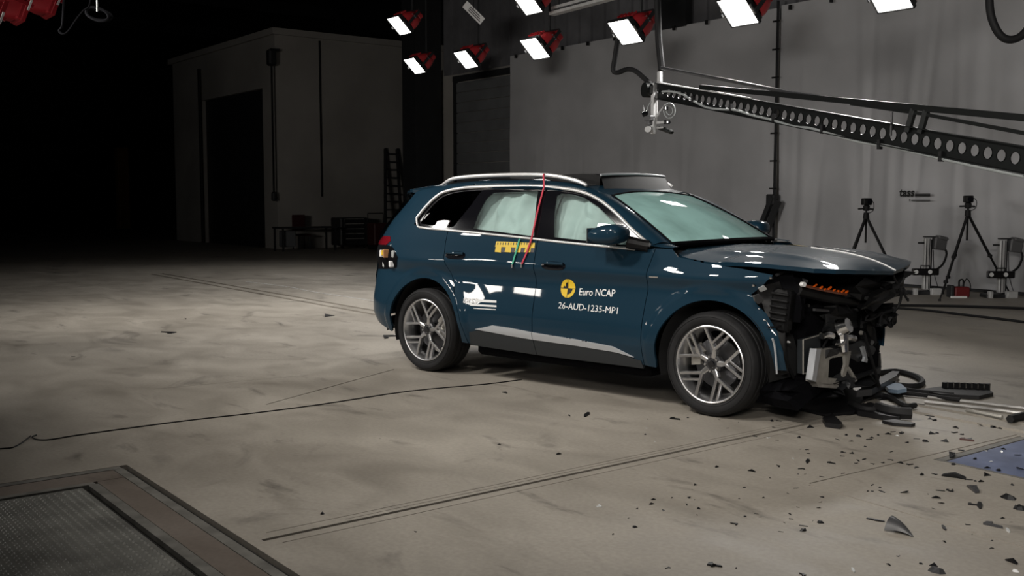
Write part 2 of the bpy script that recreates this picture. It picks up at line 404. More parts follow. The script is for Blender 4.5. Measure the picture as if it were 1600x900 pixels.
lo = lug.build('tread_lugs', 'tread', pit); lo['kind'] = 'stuff'

bp = empty('blue_floor_plate', 'blue painted floor plate at the right edge, strewn with black shards', 'floor plate', (BX0, BY0, 0))
b = MB(); b.prism([(0.07, .045), (5.3, -.05), (5.3, .98), (.07, 1.03)], .028, Matrix.Translation((0, 0, -.03))); b.build('painted_plate', 'blue', bp)
b = MB(); b.prism([(0.01, .01), (5.3, -.09), (5.3, -.06), (.06, .035), (.06, 1.03), (.01, 1.03)], .03, Matrix.Translation((0, 0, -.03))); b.build('steel_edge', 'angle', bp)

# far wall with corrugated cladding above the tarpaulins
WY = 17.25
b = MB(); b.box((-9.6, WY + .25, 2.7), (33.4, .3, 5.4)); wf = structure(b.build('wall_far', 'blockwall'))
b = MB()
x = -26.0
prof = []
while x < 7:
    prof += [(x, 0), (x + .38, 0), (x + .40, .07), (x + .45, .07)]; x += .47
P = []
for (u, d) in prof: P += [(u, WY + .05 + d, 5.2), (u, WY + .05 + d, 10.0)]
b.add(P, [(2 * i, 2 * i + 2, 2 * i + 3, 2 * i + 1) for i in range(len(prof) - 1)])
b.build('cladding_sheet', 'clad_wall', wf)
xc = aty(1050, 20, 17.0).x
b = MB(); b.box((xc, WY - .12, 7.6), (.75, .2, 4.5)); structure(b.build('trim_1', 'darksteel'))
b = MB(); b.box((-26.35, 16.75, 5), (.72, .9, 10)); structure(b.build('trim_2', 'darksteel'))
b = MB(); b.box((-9.6, WY - .06, .06), (33.2, .1, .12)); structure(b.build('baseboard_far', 'darksteel'))

# grey roller shutter in the far wall
sh = aty(712, 200, WY); sx0, sx1 = sh.x, -22.6
do = empty('door_1', None, None, ((sx0 + sx1) / 2, WY, 0)); do['kind'] = 'structure'
b = MB(); W_ = sx1 - sx0
for k in range(17):
    c = MB(); c.box((0, .05, .16 + k * .29), (W_, .05, .275), None, .012); c.build('slat', 'wall_dark', do)
b.box((-W_ / 2 - .05, .03, 2.5), (.1, .1, 5.0)).box((0, .03, 5.05), (W_ + .2, .14, .16)); b.build('door_frame', 'darksteel', do)

# inner building in the dark at the back
CX, CY, CHT = -31.3, 14.4, 6.8
b = MB(); b.box((CX - .15, CY + 3.3, CHT / 2), (.3, 6.6, CHT)); wb_ = structure(b.build('wall_back', 'blockwall'))
xo0 = aty(412, 250, CY).x; xo1 = aty(317, 250, CY).x; zo = aty(360, 148, CY).z; xe = aty(272, 200, CY).x
b = MB()
b.box(((CX - .3 + xo0) / 2, CY + .15, CHT / 2), (abs(CX - .3 - xo0), .3, CHT)); b.box(((xo1 + xe) / 2, CY + .15, CHT / 2), (abs(xo1 - xe), .3, CHT))
b.box(((xo0 + xo1) / 2, CY + .15, (zo + CHT) / 2), (abs(xo0 - xo1), .3, CHT - zo)); structure(b.build('wall_left', 'blockwall'))
b = MB(); b.box(((xo0 + xo1) / 2, CY + .2, zo / 2), (abs(xo0 - xo1), .08, zo)); structure(b.build('door_2', 'darksteel'))
b = MB(); b.box((-36, CY + 3.3, CHT + .1), (9.6, 6.8, .2)); structure(b.build('trim_3', 'blockwall'))
b = MB(); b.box((-62.2, 7, 5), (.3, 32, 10)); structure(b.build('wall_end', 'darksteel'))
b = MB(); b.box((-45, 23.1, 5), (36, .3, 10)); structure(b.build('wall_right', 'darksteel'))
b = MB(); b.box((-28, 7, 10.1), (70, 33, .2)); structure(b.build('ceiling', 'ceiling'))
for k in range(7):
    b = MB(); b.box((-10 - k * 8, 7, 9.7), (.3, 32, .5)); structure(b.build('trim_%d' % (4 + k), 'darksteel'))
b = MB(); b.box((-55, 8, 4.1), (.3, 22, .35)); structure(b.build('trim_11', 'darksteel'))

def cyl_thing(name, label, cat, pts, r, mt, group=None, n=8, smooth=4):
    b = MB(); b.tube(pts, r, n, smooth=smooth); o = b.build(name, mt, None, True); return tag(o, label, cat, group)
cyl_thing('wall_conduit', 'thin dark conduit running down the back building wall', 'pipe', [aty(499, 62, 0.01) if False else atx(499, 64, CX + .03), atx(503, 307, CX + .03)], .03, 'cable')
cyl_thing('wall_pipe', 'dark pipe beside the tall doorway of the back building', 'pipe', [aty(311, 108, CY - .06), aty(318, 388, CY - .06)], .07, 'cable')
hp = empty('chain_hoist', 'dark hoist with chain hanging at the corner of the back building', 'hoist', aty(424, 90, CY - .2))
b = MB(); b.box((0, 0, 0), (.3, .25, .5), None, .05); b.build('hoist_body', 'darksteel', hp)
b = MB(); b.tube([(0, 0, -.2), (0, 0, -4.2)], .035, 6); b.build('chain', 'cable', hp)
b = MB(); b.box((0, 0, -4.35), (.16, .14, .3), None, .04); b.build('hook_block', 'darksteel', hp)
b = MB(); b.box((0, .12, .25), (.08, .3, .08)); b.build('wall_bracket', 'darksteel', hp)
yc = empty('yellow_column', 'faint yellow column in the darkness at far left', 'column', (atx(192, 300, -54).x, atx(192, 300, -54).y, 0))
b = MB(); b.box((0, 0, 2.1), (.55, .55, 4.2), None, .05); b.build('post', 'column_yellow', yc)
b = MB(); b.box((0, 0, .06), (.9, .9, .12)); b.build('base_plate', 'darksteel', yc)

# ------------------------------------------------------------------ tarpaulins on the far wall
SX = aty(1218, 200, 17.1).x
def tarp(name, label, x0, x1, ztop, crease, seed):
    r = np.random.RandomState(seed); nx, nz = max(20, int((x1 - x0) / .045)), 70
    folds = [(r.uniform(x0, x1), r.uniform(.04, .16), r.uniform(-1, 1), r.uniform(.2, 3.2), r.uniform(1.2, 2.8), r.uniform(-.12, .12)) for _ in range(int((x1 - x0) * 5))]
    def f(u, v):
        X = x0 + (x1 - x0) * u; z = .06 + (ztop - .06) * v; y = .012 * math.sin(X * 1.3 + seed) + .008 * math.sin(z * 1.9 + X * .6)
        for (fx, w, a, zc, zw, sl) in folds:
            d = (X - fx - sl * (z - zc)) / w
            if abs(d) < 3: y += crease * a * math.exp(-d * d) * math.exp(-((z - zc) / zw) ** 2)
        return Vector((X, 17.06 + max(-.1, min(.1, y)), z))
    t = grid(name, nx, nz, f, 'tarp'); tag(t, label, 'tarpaulin'); return t
t1 = tarp('backdrop_tarpaulin', 'smooth grey tarpaulin backdrop behind the car, left of the laced seam', -22.45, SX - .012, 5.38, .012, 3)
t2 = tarp('backdrop_tarpaulin', 'creased grey tarpaulin backdrop behind the tripods, right of the laced seam', SX + .012, 5.0, 5.42, .05, 5)
for t, xa, xb, sgn in ((t1, -22.4, SX, 1), (t2, SX, 4.9, 0)):
    k = 0; x = xa + .3
    while x < min(xb, -6):
        b = MB(); b.box((x, 16.97, 5.33), (.05, .05, .09)); b.build('hook', 'cable', t); x += .95
# seam post between the two tarpaulins with lacing and a raking prop
sp = empty('seam_post', 'black post laced between the two tarpaulins, braced by two raking struts', 'post', (SX, 17.0, 0))
b = MB(); b.box((0, -.02, 2.75), (.045, .03, 5.5)); b.build('post', 'darksteel', sp)
for k in range(9):
    b = MB(); b.box((0, -.07, .7 + k * .55), (.16, .03, .03)); b.build('lace', 'cable', sp)
O_ = Vector((SX, 17.0, 0))
b = MB(); b.box((0, -.1, aty(1217, 312, 16.9).z), (.2, .14, .22), None, .02); b.build('strut_head', 'darksteel', sp)
for (u0, u1) in (((1207, 308), (1179, 378)), ((1216, 314), (1190, 382))):
    a0, a1 = aty(*u0, 16.86), aty(*u1, 16.86); foot = a0 + (a1 - a0) * ((a0.z - .03) / (a0.z - a1.z))
    b = MB(); b.bar(a0 - O_, foot - O_, .10, .09, (0, 1, 0)); b.build('strut', 'darksteel', sp)

# the lettering on the right tarpaulin
V, F = text_mesh('tass', 1.0, .03, .12)
p = aty(1408.5, 306.5, 17.0); V[:, 0] = (V[:, 0] - V[:, 0].min()) / np.ptp(V[:, 0]) * .30; V[:, 1] = V[:, 1] / V[:, 1].max() * .125
b = MB(); b.add([(p.x + x, 16.93, p.z + y) for x, y, z in V], F); b.build('printed_lettering', 'ink', t2)
for x0, x1, z, h, mt in ((.31, .60, .035, .02, 'shardgrey'), (.31, .60, .012, .03, 'ink'), (.24, .60, -.075, .024, 'greybox'), (.20, .22, -.07, .04, 'greybox')):
    b = MB(); b.box((p.x + (x0 + x1) / 2, 16.93, p.z + z), (x1 - x0, .004, h)); b.build('printed_bar', mt, t2)

# ================================================================== THE CAR
CARO = Vector((-8.2047, 6.0441, 0)); CYAW = .18293
car = empty('crashed_car', 'dark teal sport utility car with wrecked front end and deployed airbags', 'car', CARO, CYAW)
CARM = Matrix.Translation(CARO) @ Matrix.Rotation(CYAW, 4, 'Z'); CARI = CARM.inverted()
LC = CARI @ C0
def lray(px, py): return (CARI.to_3x3() @ ray(px, py))
def car_y(px, py, y): d = lray(px, py); return LC + d * ((y - LC.y) / d.y)
def car_x(px, py, x): d = lray(px, py); return LC + d * ((x - LC.x) / d.x)
def softcurve(tab, sig):
    X = np.array([t[0] for t in tab], float); Y = np.array([t[1] for t in tab], float); xs = np.linspace(X[0] - .2, X[-1] + .2, 3000); st = xs[1] - xs[0]
    ys = np.interp(xs, X, Y) + np.where(xs < X[0], (xs - X[0]) * (Y[1] - Y[0]) / (X[1] - X[0]), 0) + np.where(xs > X[-1], (xs - X[-1]) * (Y[-1] - Y[-2]) / (X[-1] - X[-2]), 0)
    k = np.exp(-.5 * (np.arange(-int(4 * sig / st), int(4 * sig / st) + 1) * st / sig) ** 2); k /= k.sum(); n = len(k) // 2
    yp = np.r_[ys[0] + (np.arange(-n, 0)) * (ys[1] - ys[0]), ys, ys[-1] + np.arange(1, n + 1) * (ys[-1] - ys[-2])]; ys = np.convolve(yp, k, 'valid')
    return lambda x: np.interp(x, xs, ys)
def curve(tab):
    X = np.array([t[0] for t in tab], float); Y = np.array([t[1] for t in tab], float); d = np.diff(Y) / np.diff(X)
    mk = np.r_[d[0], np.where(d[1:] * d[:-1] > 0, 2 * d[1:] * d[:-1] / (d[1:] + d[:-1] + 1e-12), 0), d[-1]]
    xs = np.linspace(X[0], X[-1], 1500); i = np.clip(np.searchsorted(X, xs, 'right') - 1, 0, len(X) - 2); h = np.diff(X)[i]; t = (xs - X[i]) / h
    ys = (2 * t**3 - 3 * t**2 + 1) * Y[i] + (t**3 - 2 * t**2 + t) * h * mk[i] + (-2 * t**3 + 3 * t**2) * Y[i + 1] + (t**3 - t**2) * h * mk[i + 1]
    return lambda x: np.interp(x, xs, ys)
def sm(a, b, x): t = np.clip((x - a) / (b - a), 0, 1); return t * t * (3 - 2 * t)
PR = softcurve([(.14, .84), (.22, .875), (.28, .915), (.36, .948), (.44, .975), (.50, .992), (.62, .992), (.88, .936), (.93, .940), (1.02, .978), (1.06, .972), (1.12, .957), (1.20, .938), (1.28, .914),
            (1.40, .866), (1.52, .812), (1.62, .762), (1.68, .724), (1.72, .680), (1.75, .62)], .018)
PLAN = curve([(-1.06, .30), (-1.04, .42), (-1.0, .58), (-.95, .69), (-.90, .76), (-.85, .808), (-.80, .846), (-.70, .900), (-.60, .932), (-.45, .958), (-.25, .972), (0, .975), (6, .975)])
SH = curve([(0, .05), (.34, .04), (.5, 0), (.85, 0), (.95, .035), (1.15, .05), (1.22, .09), (1.36, .17), (1.52, .28), (1.62, .33), (1.8, .42)])
def Yf(x, z):
    x = np.asarray(x, float); z = np.asarray(z, float)
    zs = z + sm(.9, 1.2, z) * .035 * (np.clip(x, -.3, 2.5) - .6)
    y = PR(zs) - (.975 - PLAN(x - SH(z))) - .16 * np.clip((x - 2.85) / .7, 0, 2) ** 2
    for cx, cz in ((.05, .40), (3.02, .40)):
        r = np.hypot(x - cx, z - cz)
        y = y + .020 * (1 - sm(.52, .585, r)) + .014 * np.exp(-((r - .52) / .2) ** 2) + .016 * np.exp(-((x - cx) / .42) ** 2) * np.exp(-((z - 1.0) / .07) ** 2)
    # sharp crease under the shoulder of the doors
    y = y + .006 * (1 - sm(.46, .50, z)) * sm(.55, .8, x) * (1 - sm(2.35, 2.5, x))
    return y
def side_fn(s, off=0.0): return lambda x, z: np.stack([x, s * (Yf(x, z) + off), z], 1)
def side_pt(px, py, off=0.0):
    y = -.96
    for _ in range(12): p = car_y(px, py, y); y = -(float(Yf(p.x, p.z)) + off)
    return p
def sp2(px, py): p = side_pt(px, py); return (p.x, p.z)
def arc(cx, cz, r, a0, a1, n): return [(cx + r * math.cos(math.radians(a0 + (a1 - a0) * k / n)), cz + r * math.sin(math.radians(a0 + (a1 - a0) * k / n))) for k in range(n + 1)]

G = .0035
DRE = [(.585, .315), (.56, .45), (.525, .57), (.47, .70), (.375, .895), (.30, 1.06), (.285, 1.18), (.285, 1.292)]     # rear edge of the rear door
FDE = [(2.44, .32), (2.448, .60), (2.455, .81), (2.475, 1.04), (2.51, 1.205)]                                      # front edge of the front door
CT = curve([(-.19, 1.345), (-.165, 1.41), (-.10, 1.50), (-.02, 1.585), (.06, 1.635), (.2, 1.665), (.4, 1.682), (.8, 1.688), (1.16, 1.683), (1.5, 1.657), (1.68, 1.628), (1.85, 1.575), (2.05, 1.475), (2.24, 1.355), (2.46, 1.225)])
CLO = curve([(-.19, 1.345), (-.12, 1.328), (.0, 1.312), (.3, 1.300), (.6, 1.285), (1.3, 1.248), (1.5, 1.235), (2.1, 1.205), (2.46, 1.19)])
arch_r = arc(.05, .40, .465, -10, 190, 26); arch_f = arc(3.02, .40, .452, 184, -2, 26)
def sides(name, outline, mt, res, lip=.02, off=0.0, holes=(), both=True):
    o = surf(name, outline, side_fn(-1, off), (0, -1, 0), mt, car, res, lip, holes)
    if both: surf(name, outline, side_fn(1, off), (0, 1, 0), mt, car, max(res, .06), lip, holes)
    return o

# body side panels
quarter = [(x - G, z) for x, z in DRE] + [(x, float(CLO(x))) for x in (.2, .1, 0, -.08, -.14)] + [(-.185, 1.345)] + [(x, float(CT(x))) for x in (-.165, -.13, -.1, -.06, -.02, .03, .08, .15, .25, .4)] + [(.4, 1.715), (.1, 1.70), (-.15, 1.675), (-.38, 1.645), (-.42, 1.60), (-.50, 1.52), (-.66, 1.36), (-.74, 1.24), (-.80, 1.15), (-.84, 1.02), (-.885, .86), (-.89, .60), (-.885, .47), (-.83, .41)] + [(-.44, .335)] + arch_r[::-1][1:]
quarter = quarter[:]
sides('rear_quarter_panel', quarter, 'paint', .019)
rdoor = [(x + G, z) for x, z in DRE][::-1] + [(1.348 - G, .315), (1.348 - G, float(CLO(1.348)))] + [(x, float(CLO(x))) for x in (1.1, .8, .5)]
rdoor = [(x + G, z) for x, z in DRE] + [(x, float(CLO(x))) for x in (.5, .8, 1.1)] + [(1.348 - G, float(CLO(1.348))), (1.348 - G, .312)]
sides('rear_door', rdoor, 'paint', .03)
fdoor = [(1.348 + G, .312), (1.348 + G, float(CLO(1.348)))] + [(x, float(CLO(x))) for x in (1.6, 1.9, 2.2, 2.4)] + [(x - G, z) for x, z in FDE[::-1]]
sides('front_door', fdoor, 'paint', .03)
fender = [(x + G, z) for x, z in FDE] + [(2.66, 1.205), (2.72, 1.15), (2.98, 1.112), (3.24, 1.085), (3.45, 1.048), (3.40, .985), (3.30, .905), (3.345, .842), (3.42, .775), (3.50, .66), (3.545, .52), (3.555, .385)] + [(3.478, .385)] + arch_f[::-1] + [(2.56, .315)]
sides('front_fender', fender, 'paint', .017)
sides('sill_cladding', [(.60, .30), (.62, .42), (.74, .445), (1.346, .415), (1.346, .285)], 'clad', .03, .02, .006)
sides('sill_cladding', [(1.352, .285), (1.352, .415), (1.8, .408), (2.2, .392), (2.42, .35), (2.43, .29)], 'clad', .03, .02, .006)
sides('sill_blade', [(.70, .452), (.90, .502), (1.1, .497), (1.346, .482), (1.346, .418), (1.1, .428)], 'sill', .02, .012, .011)
sides('sill_blade', [(1.352, .482), (1.8, .462), (2.17, .437), (2.36, .372), (2.2, .395), (1.8, .410), (1.352, .418)], 'sill', .02, .012, .011)

# glasshouse
band = [(x, float(CT(x)) - .006) for x in (-.165, -.10, -.02, .06, .2, .4, .8, 1.16, 1.5, 1.68, 1.85, 2.05, 2.24, 2.44)] + [(x, float(CLO(x)) + .004) for x in (2.44, 2.1, 1.5, 1.3, .6, .3, 0, -.12, -.165)]
hq = [(-.115, 1.352), (-.09, 1.425), (-.03, 1.515), (.05, 1.585), (.12, 1.615), (.25, 1.638), (.53, 1.652), (.46, 1.52), (.33, 1.335), (.28, 1.322)]
hr = [(.575, 1.318), (.585, 1.45), (.625, 1.58), (.68, 1.632), (1.18, 1.640), (1.275, 1.30), (1.285, 1.268)]
hf = [(1.50, 1.265), (1.44, 1.45), (1.40, 1.60), (1.44, 1.622), (1.55, 1.615), (1.70, 1.583), (1.86, 1.515), (2.03, 1.415), (2.22, 1.29), (2.27, 1.245), (2.25, 1.222)]
sides('window_surround', band, 'gloss_black', .03, .01, -.014, (hq, hr, hf))
grow = lambda P: (lambda c: [(c[0] + (x - c[0]) * 1.02, c[1] + (z - c[1]) * 1.035) for x, z in P])(np.mean(P, 0))
for o, lab in ((sides('side_window', grow(hq), 'privacy', .05, 0, -.02), 'dark tinted quarter window'), (sides('side_window', grow(hr), 'glass', .05, 0, -.02), 'rear door window with white curtain airbag behind'), (sides('side_window', grow(hf), 'glass', .05, 0, -.02), 'front door window with white curtain airbag behind')): o['label'] = lab
def strip(name, pts, r, mt, s=1):
    b = MB(); b.tube(pts, r, 10, smooth=2); return b.build(name, mt, car, True, ang=60)
for s in (-1, 1):
    xs = list(np.linspace(-.17, 2.455, 60)); top = [(x, s * (float(Yf(x, CT(x))) + .004), float(CT(x))) for x in xs]
    strip('window_trim', top, .014, 'trim')
    low = [(x, s * (float(Yf(x, CLO(x))) + .004), float(CLO(x))) for x in np.linspace(-.185, 2.33, 40)]
    strip('belt_trim', [top[0]] + low[1:], .0105, 'trim')
    b = MB(); b.tube([(x, s * y, z) for x, y, z in [(-.12, .63, 1.69), (-.02, .63, 1.735), (.08, .63, 1.765), (.3, .63, 1.78), (.53, .63, 1.786), (.9, .63, 1.787), (1.19, .63, 1.778), (1.40, .63, 1.752), (1.56, .63, 1.715), (1.63, .63, 1.685)]], [.012, .017, .018, .018, .018, .018, .018, .018, .016, .01], 10)
    b.build('roof_rail', 'trim', car, True)

# roof
ZC = curve([(-1.05, 1.615), (-.8, 1.665), (-.4, 1.715), (0, 1.748), (.5, 1.77), (1.0, 1.767), (1.4, 1.742), (1.6, 1.708), (1.7, 1.678), (1.8, 1.64), (1.95, 1.575)])
DY = curve([(0, 0), (.3, .005), (.5, .016), (.6, .028), (.66, .045), (.70, .066), (.735, .098), (.78, .16)])
Zr = lambda x, y: np.stack([x, y, ZC(x) - DY(np.abs(y))], 1)
half = [(1.62, -.712), (1.4, -.722), (1.0, -.728), (.5, -.728), (.2, -.722), (0, -.715), (-.3, -.70), (-.45, -.665), (-.60, -.56), (-.72, -.45), (-.86, -.3), (-.93, -.12)]
roof_o = [(1.80, 0), (1.825, -.3), (1.86, -.595)] + half + [(x, -y) for x, y in half[::-1]] + [(1.86, .595), (1.825, .3)]
surf('roof', roof_o, Zr, (0, 0, 1), 'paint', car, .05, .03)
surf('roof_glass', [(1.62, -.56), (1.55, -.6), (.0, -.6), (-.1, -.5), (-.1, .5), (0, .6), (1.55, .6), (1.62, .56)], lambda x, y: Zr(x, y) + np.array([0, 0, .003]), (0, 0, 1), 'gloss_black', car, .1, .01)
# glass roof panel popped up at its front edge
def pop(u, v):
    y = -.47 + .94 * u; x = .95 + .72 * v; arch = 1 - (2 * u - 1) ** 4
    return Vector((x - .03 * (2 * u - 1) ** 2, y, float(ZC(x)) - float(DY(abs(y))) + .012 + .085 * v ** 1.2))
sr = grid('sunroof_panel', 14, 10, pop, 'gloss_black', car)
b = MB(); N_ = 16
P = []
for k in range(N_):
    u = k / (N_ - 1); a = pop(u, 1.0); P += [a + Vector((.012, 0, 0)), Vector((a.x + .07, a.y * 1.06, float(ZC(a.x + .07)) - float(DY(abs(a.y))) - .01))]
b.add(P, [(2 * k, 2 * k + 2, 2 * k + 3, 2 * k + 1) for k in range(N_ - 1)]); b.build('sunroof_skirt', 'black', car, True)
b = MB(); b.tube([pop(k / 14, 1.0) + Vector((.01, 0, .004)) for k in range(15)], .011, 8, smooth=1); b.build('sunroof_rim', 'sill', car, True)
for s in (0, 1):
    P = []; b = MB()
    for k in range(9):
        a = pop(s, k / 8); P += [a, Vector((a.x, a.y, float(ZC(a.x)) - float(DY(abs(a.y))) - .005))]
    b.add(P, [(2 * k, 2 * k + 2, 2 * k + 3, 2 * k + 1) for k in range(8)]); b.build('sunroof_side', 'black', car)

# windscreen and pillars
Wc = lambda t, s: Vector((1.86 + .70 * t, s * (.595 + .175 * t + .01 * math.sin(PI * t)), 1.602 - .367 * t + .016 * math.sin(PI * t)))
def screen(u, v):   # u across, v down
    a, c = Wc(v, -1), Wc(v, 1); p = a.lerp(c, u); k = 4 * u * (1 - u)
    return p + Vector((-.055 * (1 - v) * k + .09 * v * k, 0, .037 * (1 - v) * k + .012 * v * k + .03 * math.sin(PI * v) * k))
sc_ = grid('windscreen', 24, 18, screen, 'screen', car); sc_['label'] = 'pale green windscreen clouded by airbags and dust'
b = MB(); edge = [screen(u, 0) for u in np.linspace(0, 1, 12)]; b.tube(edge, .010, 6, smooth=1); b.build('screen_seal', 'void', car)
b = MB(); edge = [screen(u, 1) + Vector((.01, 0, 0)) for u in np.linspace(0, 1, 12)]; b.tube(edge, .02, 6, smooth=1); b.build('scuttle_panel', 'void', car)
for s in (-1, 1):
    def pil(u, v):
        x = 1.62 + .845 * u; A = Vector((x, s * float(Yf(x, CT(x))), float(CT(x)))); B_ = Wc(u, s) + Vector((.0, 0, .004)); p = A.lerp(B_, v)
        return p + Vector((.3, s * .5, .8)).normalized() * .022 * math.sin(PI * v)
    grid('front_pillar', 22, 8, pil, 'paint', car)
    b = MB(); b.tube([Wc(t, s) + Vector((0, 0, .003)) for t in np.linspace(0, 1, 12)], .011, 6, smooth=1); b.build('screen_seal', 'void', car)
    def cow(u, v):
        A = Vector((2.46 + .2 * u, s * float(Yf(2.46 + .2 * u, 1.215)), 1.222 - .012 * u)); B_ = Vector((2.56 + .12 * u, s * (.77 + .07 * u), 1.238 - .03 * u)); p = A.lerp(B_, v); return p + Vector((0, 0, .012 * math.sin(PI * v)))
    grid('cowl_corner', 6, 6, cow, 'paint', car)

# tailgate end (turned away from the camera)
def rear(u, v):
    z = .42 + 1.24 * v; s_ = 2 * u - 1; w = float(PLAN(-.89)) - .02 - .30 * sm(1.15, 1.66, np.array(z)); w = float(w)
    return Vector((-1.07 + float(SH(z)) * (.42 if z > 1.2 else 1) + .17 * abs(s_) ** 3.2, s_ * w, z))
grid('tailgate', 20, 16, rear, 'paint', car)
grid('rear_window', 12, 8, lambda u, v: rear(.12 + .76 * u, .66 + .28 * v) + Vector((-.012, 0, 0)), 'gloss_black', car)
grid('rear_bumper_skirt', 14, 4, lambda u, v: Vector((-.90 + .17 * abs(2 * u - 1) ** 3, (2 * u - 1) * .76, .30 + .13 * v)), 'black', car)
for s in (-1, 1):
    tl_ = grid('tail_lamp', 8, 5, lambda u, v: Vector((-.99 + .22 * u ** 1.6 + .02 * v, s * (.62 + .165 * u), 1.08 + .085 * v - .01 * u)), 'tail', car)
patch0 = [sp2(*q) for q in [(591.5, 372), (600, 368.5), (610, 369), (611, 376), (604, 382.5), (591.5, 381.5)]]
patch0 = [(max(x, -.835 + .05 * (z < 1.1)), z) for x, z in patch0]
surf('tail_lamp', patch0, side_fn(-1, .006), (0, -1, 0), 'tail', car, .03, .01)
cav = [sp2(*q) for q in [(590, 384), (600, 380), (614, 386), (622, 402), (620, 418), (606, 420), (590, 418)]]
cav = [(max(x, -.86), z) for x, z in cav]
surf('cavity_shade', cav, side_fn(-1, .004), (0, -1, 0), 'void', car, .03, 0)  # flat black patch paints the dark of the empty lamp recess
def sblock(name, px0, py0, px1, py1, dep, mt):
    p = side_pt((px0 + px1) / 2, (py0 + py1) / 2); k = (p - LC).length / FPX * 1.1
    b = MB(); b.box((0, 0, 0), ((px1 - px0) * k, dep, (py1 - py0) * k), None, .008)
    o = b.build(name, mt, car); o.location = p + Vector((0, -dep / 2 + .02, 0)); o.rotation_euler = (0, 0, -.6); return o
for a in [('test_sensor', 601, 390, 608, 402, .06, 'brown'), ('test_sensor', 595, 391, 601, 401, .05, 'white'), ('test_sensor', 602, 391, 605, 399, .07, 'yellow'), ('sensor_clip', 613, 392, 617, 402, .04, 'clear'), ('sensor_plug', 608, 408, 617, 417, .05, 'white'), ('cable_eye', 598, 408, 601, 417, .03, 'clear'), ('sensor_lead', 609, 382, 611, 392, .02, 'cable_grey')]: sblock(*a)

# inner shell so that no light leaks, floor pan, wheel wells
for s in (-1, 1):
    surf('inner_side', [(.62, .30), (.62, .50), (.35, 1.26), (2.44, 1.17), (2.42, .30)], side_fn(s, -.055), (0, s, 0), 'void', car, .12, 0)
    surf('inner_side', [(-.86, .95), (.25, .95), (.25, 1.27), (-.6, 1.3)], side_fn(s, -.05), (0, s, 0), 'void', car, .12, 0)
    for cx, cz, r in ((.05, .40, .475), (3.02, .40, .462)):
        b = MB(); n = 24; P = []
        for k in range(n + 1):
            a = math.radians(-12 + 210 * k / n); P += [(cx + r * math.cos(a), s * .93, cz + r * math.sin(a)), (cx + r * math.cos(a), s * .52, cz + r * math.sin(a))]
        F = [(2 * k, 2 * k + 2, 2 * k + 3, 2 * k + 1) for k in range(n)] + [tuple(2 * k + 1 for k in range(n + 1))]
        b.add(P, F); b.build('wheel_arch_liner', 'liner', car, True)
b = MB(); b.box((1.5, 0, .29), (1.85, 1.72, .16), None, .03); b.box((0.05, 0, .36), (1.3, 1.0, .2)); b.box((3.0, 0, .36), (1.3, 1.0, .2)); b.box((-.62, 0, .40), (.5, 1.1, .14), None, .03); b.build('underbody', 'void', car)
b = MB(); b.cyl((-.1, .3, .24), (1.9, .3, .2), .05, n=10); b.cyl((0, -.5, .38), (0, .5, .38), .05); b.cyl((3, -.5, .36), (3, .5, .36), .045); b.box((.95, -.55, .235), (.5, .3, .1), None, .03); b.build('exhaust_and_axles', 'darksteel', car, True)

# cabin
b = MB(); b.box((2.36, 0, 1.06), (.5, 1.46, .24), None, .06); b.build('dashboard', 'fabric', car)
b = MB(); b.box((-.45, 0, .95), (.1, 1.3, .6)); b.build('cabin_back', 'void', car)
for y in (-.38, .38):
    for x, nm in ((1.35, 'front_seat'), (.42, 'rear_seat')):
        b = MB(); b.box((x, y, .72), (.5, .52, .2), None, .07); b.box((x - .27, y, 1.08), (.16, .5, .66), Matrix.Rotation(-.2, 3, 'Y'), .06); b.box((x - .36, y, 1.47), (.1, .27, .17), Matrix.Rotation(-.2, 3, 'Y'), .04); b.build(nm, 'fabric', car)
b = MB(); b.lathe([(.175, 0), (.19, .014), (.175, .028), (.16, .014)], 28, 'y', closed=True); b.box((0, .014, 0), (.3, .03, .05)); w_ = b.build('steering_wheel', 'fabric', car, True); w_.location = (2.02, .38, 1.12); w_.rotation_euler = (.0, 0, -PI / 2)
def airbag(name, c, r, seed):
    rs = np.random.RandomState(seed); ph = rs.uniform(0, 6, 6)
    def f(u, v):
        a = 2 * PI * u; t = PI * v; k = 1 + .05 * math.sin(3 * a + ph[0]) * math.sin(2 * t + ph[1]) + .03 * math.sin(7 * a + ph[2] + 3 * t)
        e = lambda q: math.copysign(abs(q) ** .75, q)
        return Vector(c) + Vector((r[0] * e(math.cos(a)) * e(math.sin(t)), r[1] * e(math.sin(a)) * e(math.sin(t)), r[2] * e(math.cos(t)))) * k
    return grid(name, 28, 16, f, 'airbag', car)
airbag('passenger_airbag', (1.98, -.36, 1.26), (.24, .32, .2), 1); airbag('driver_airbag', (1.86, .38, 1.24), (.18, .30, .22), 2)
for s in (-1, 1):
    for x0, x1, sd in ((.44, 1.37, 4), (1.38, 2.24, 9)):
        rs = np.random.RandomState(sd); cells = [(rs.uniform(x0, x1), rs.uniform(1.2, 1.6), rs.uniform(.05, .12), rs.uniform(.08, .25), rs.uniform(.04, .10), rs.uniform(-.6, .6)) for _ in range(16)]
        def cur(u, v, back=0.0):
            x = x0 + (x1 - x0) * u; zt = min(1.63, float(CT(x)) - .05); z = 1.12 + (zt - 1.12) * v; d = 0
            for cx, cz, wx, wz, a, sl in cells: d = max(d, a * math.exp(-((x - cx - sl * (z - cz)) / wx) ** 2 - ((z - cz) / wz) ** 2))
            edge = min(1, 9 * u * (1 - u) + .1) ** .5
            return Vector((x, s * (float(Yf(x, z)) - .125 + (d + .012 * math.sin(26 * x)) * edge * (1 - back) - .07 * back), z))
        grid('curtain_airbag', 40, 24, cur, 'airbag', car)
        grid('curtain_airbag_back', 12, 8, lambda u, v: cur(u, v, 1.0), 'airbag', car)
        

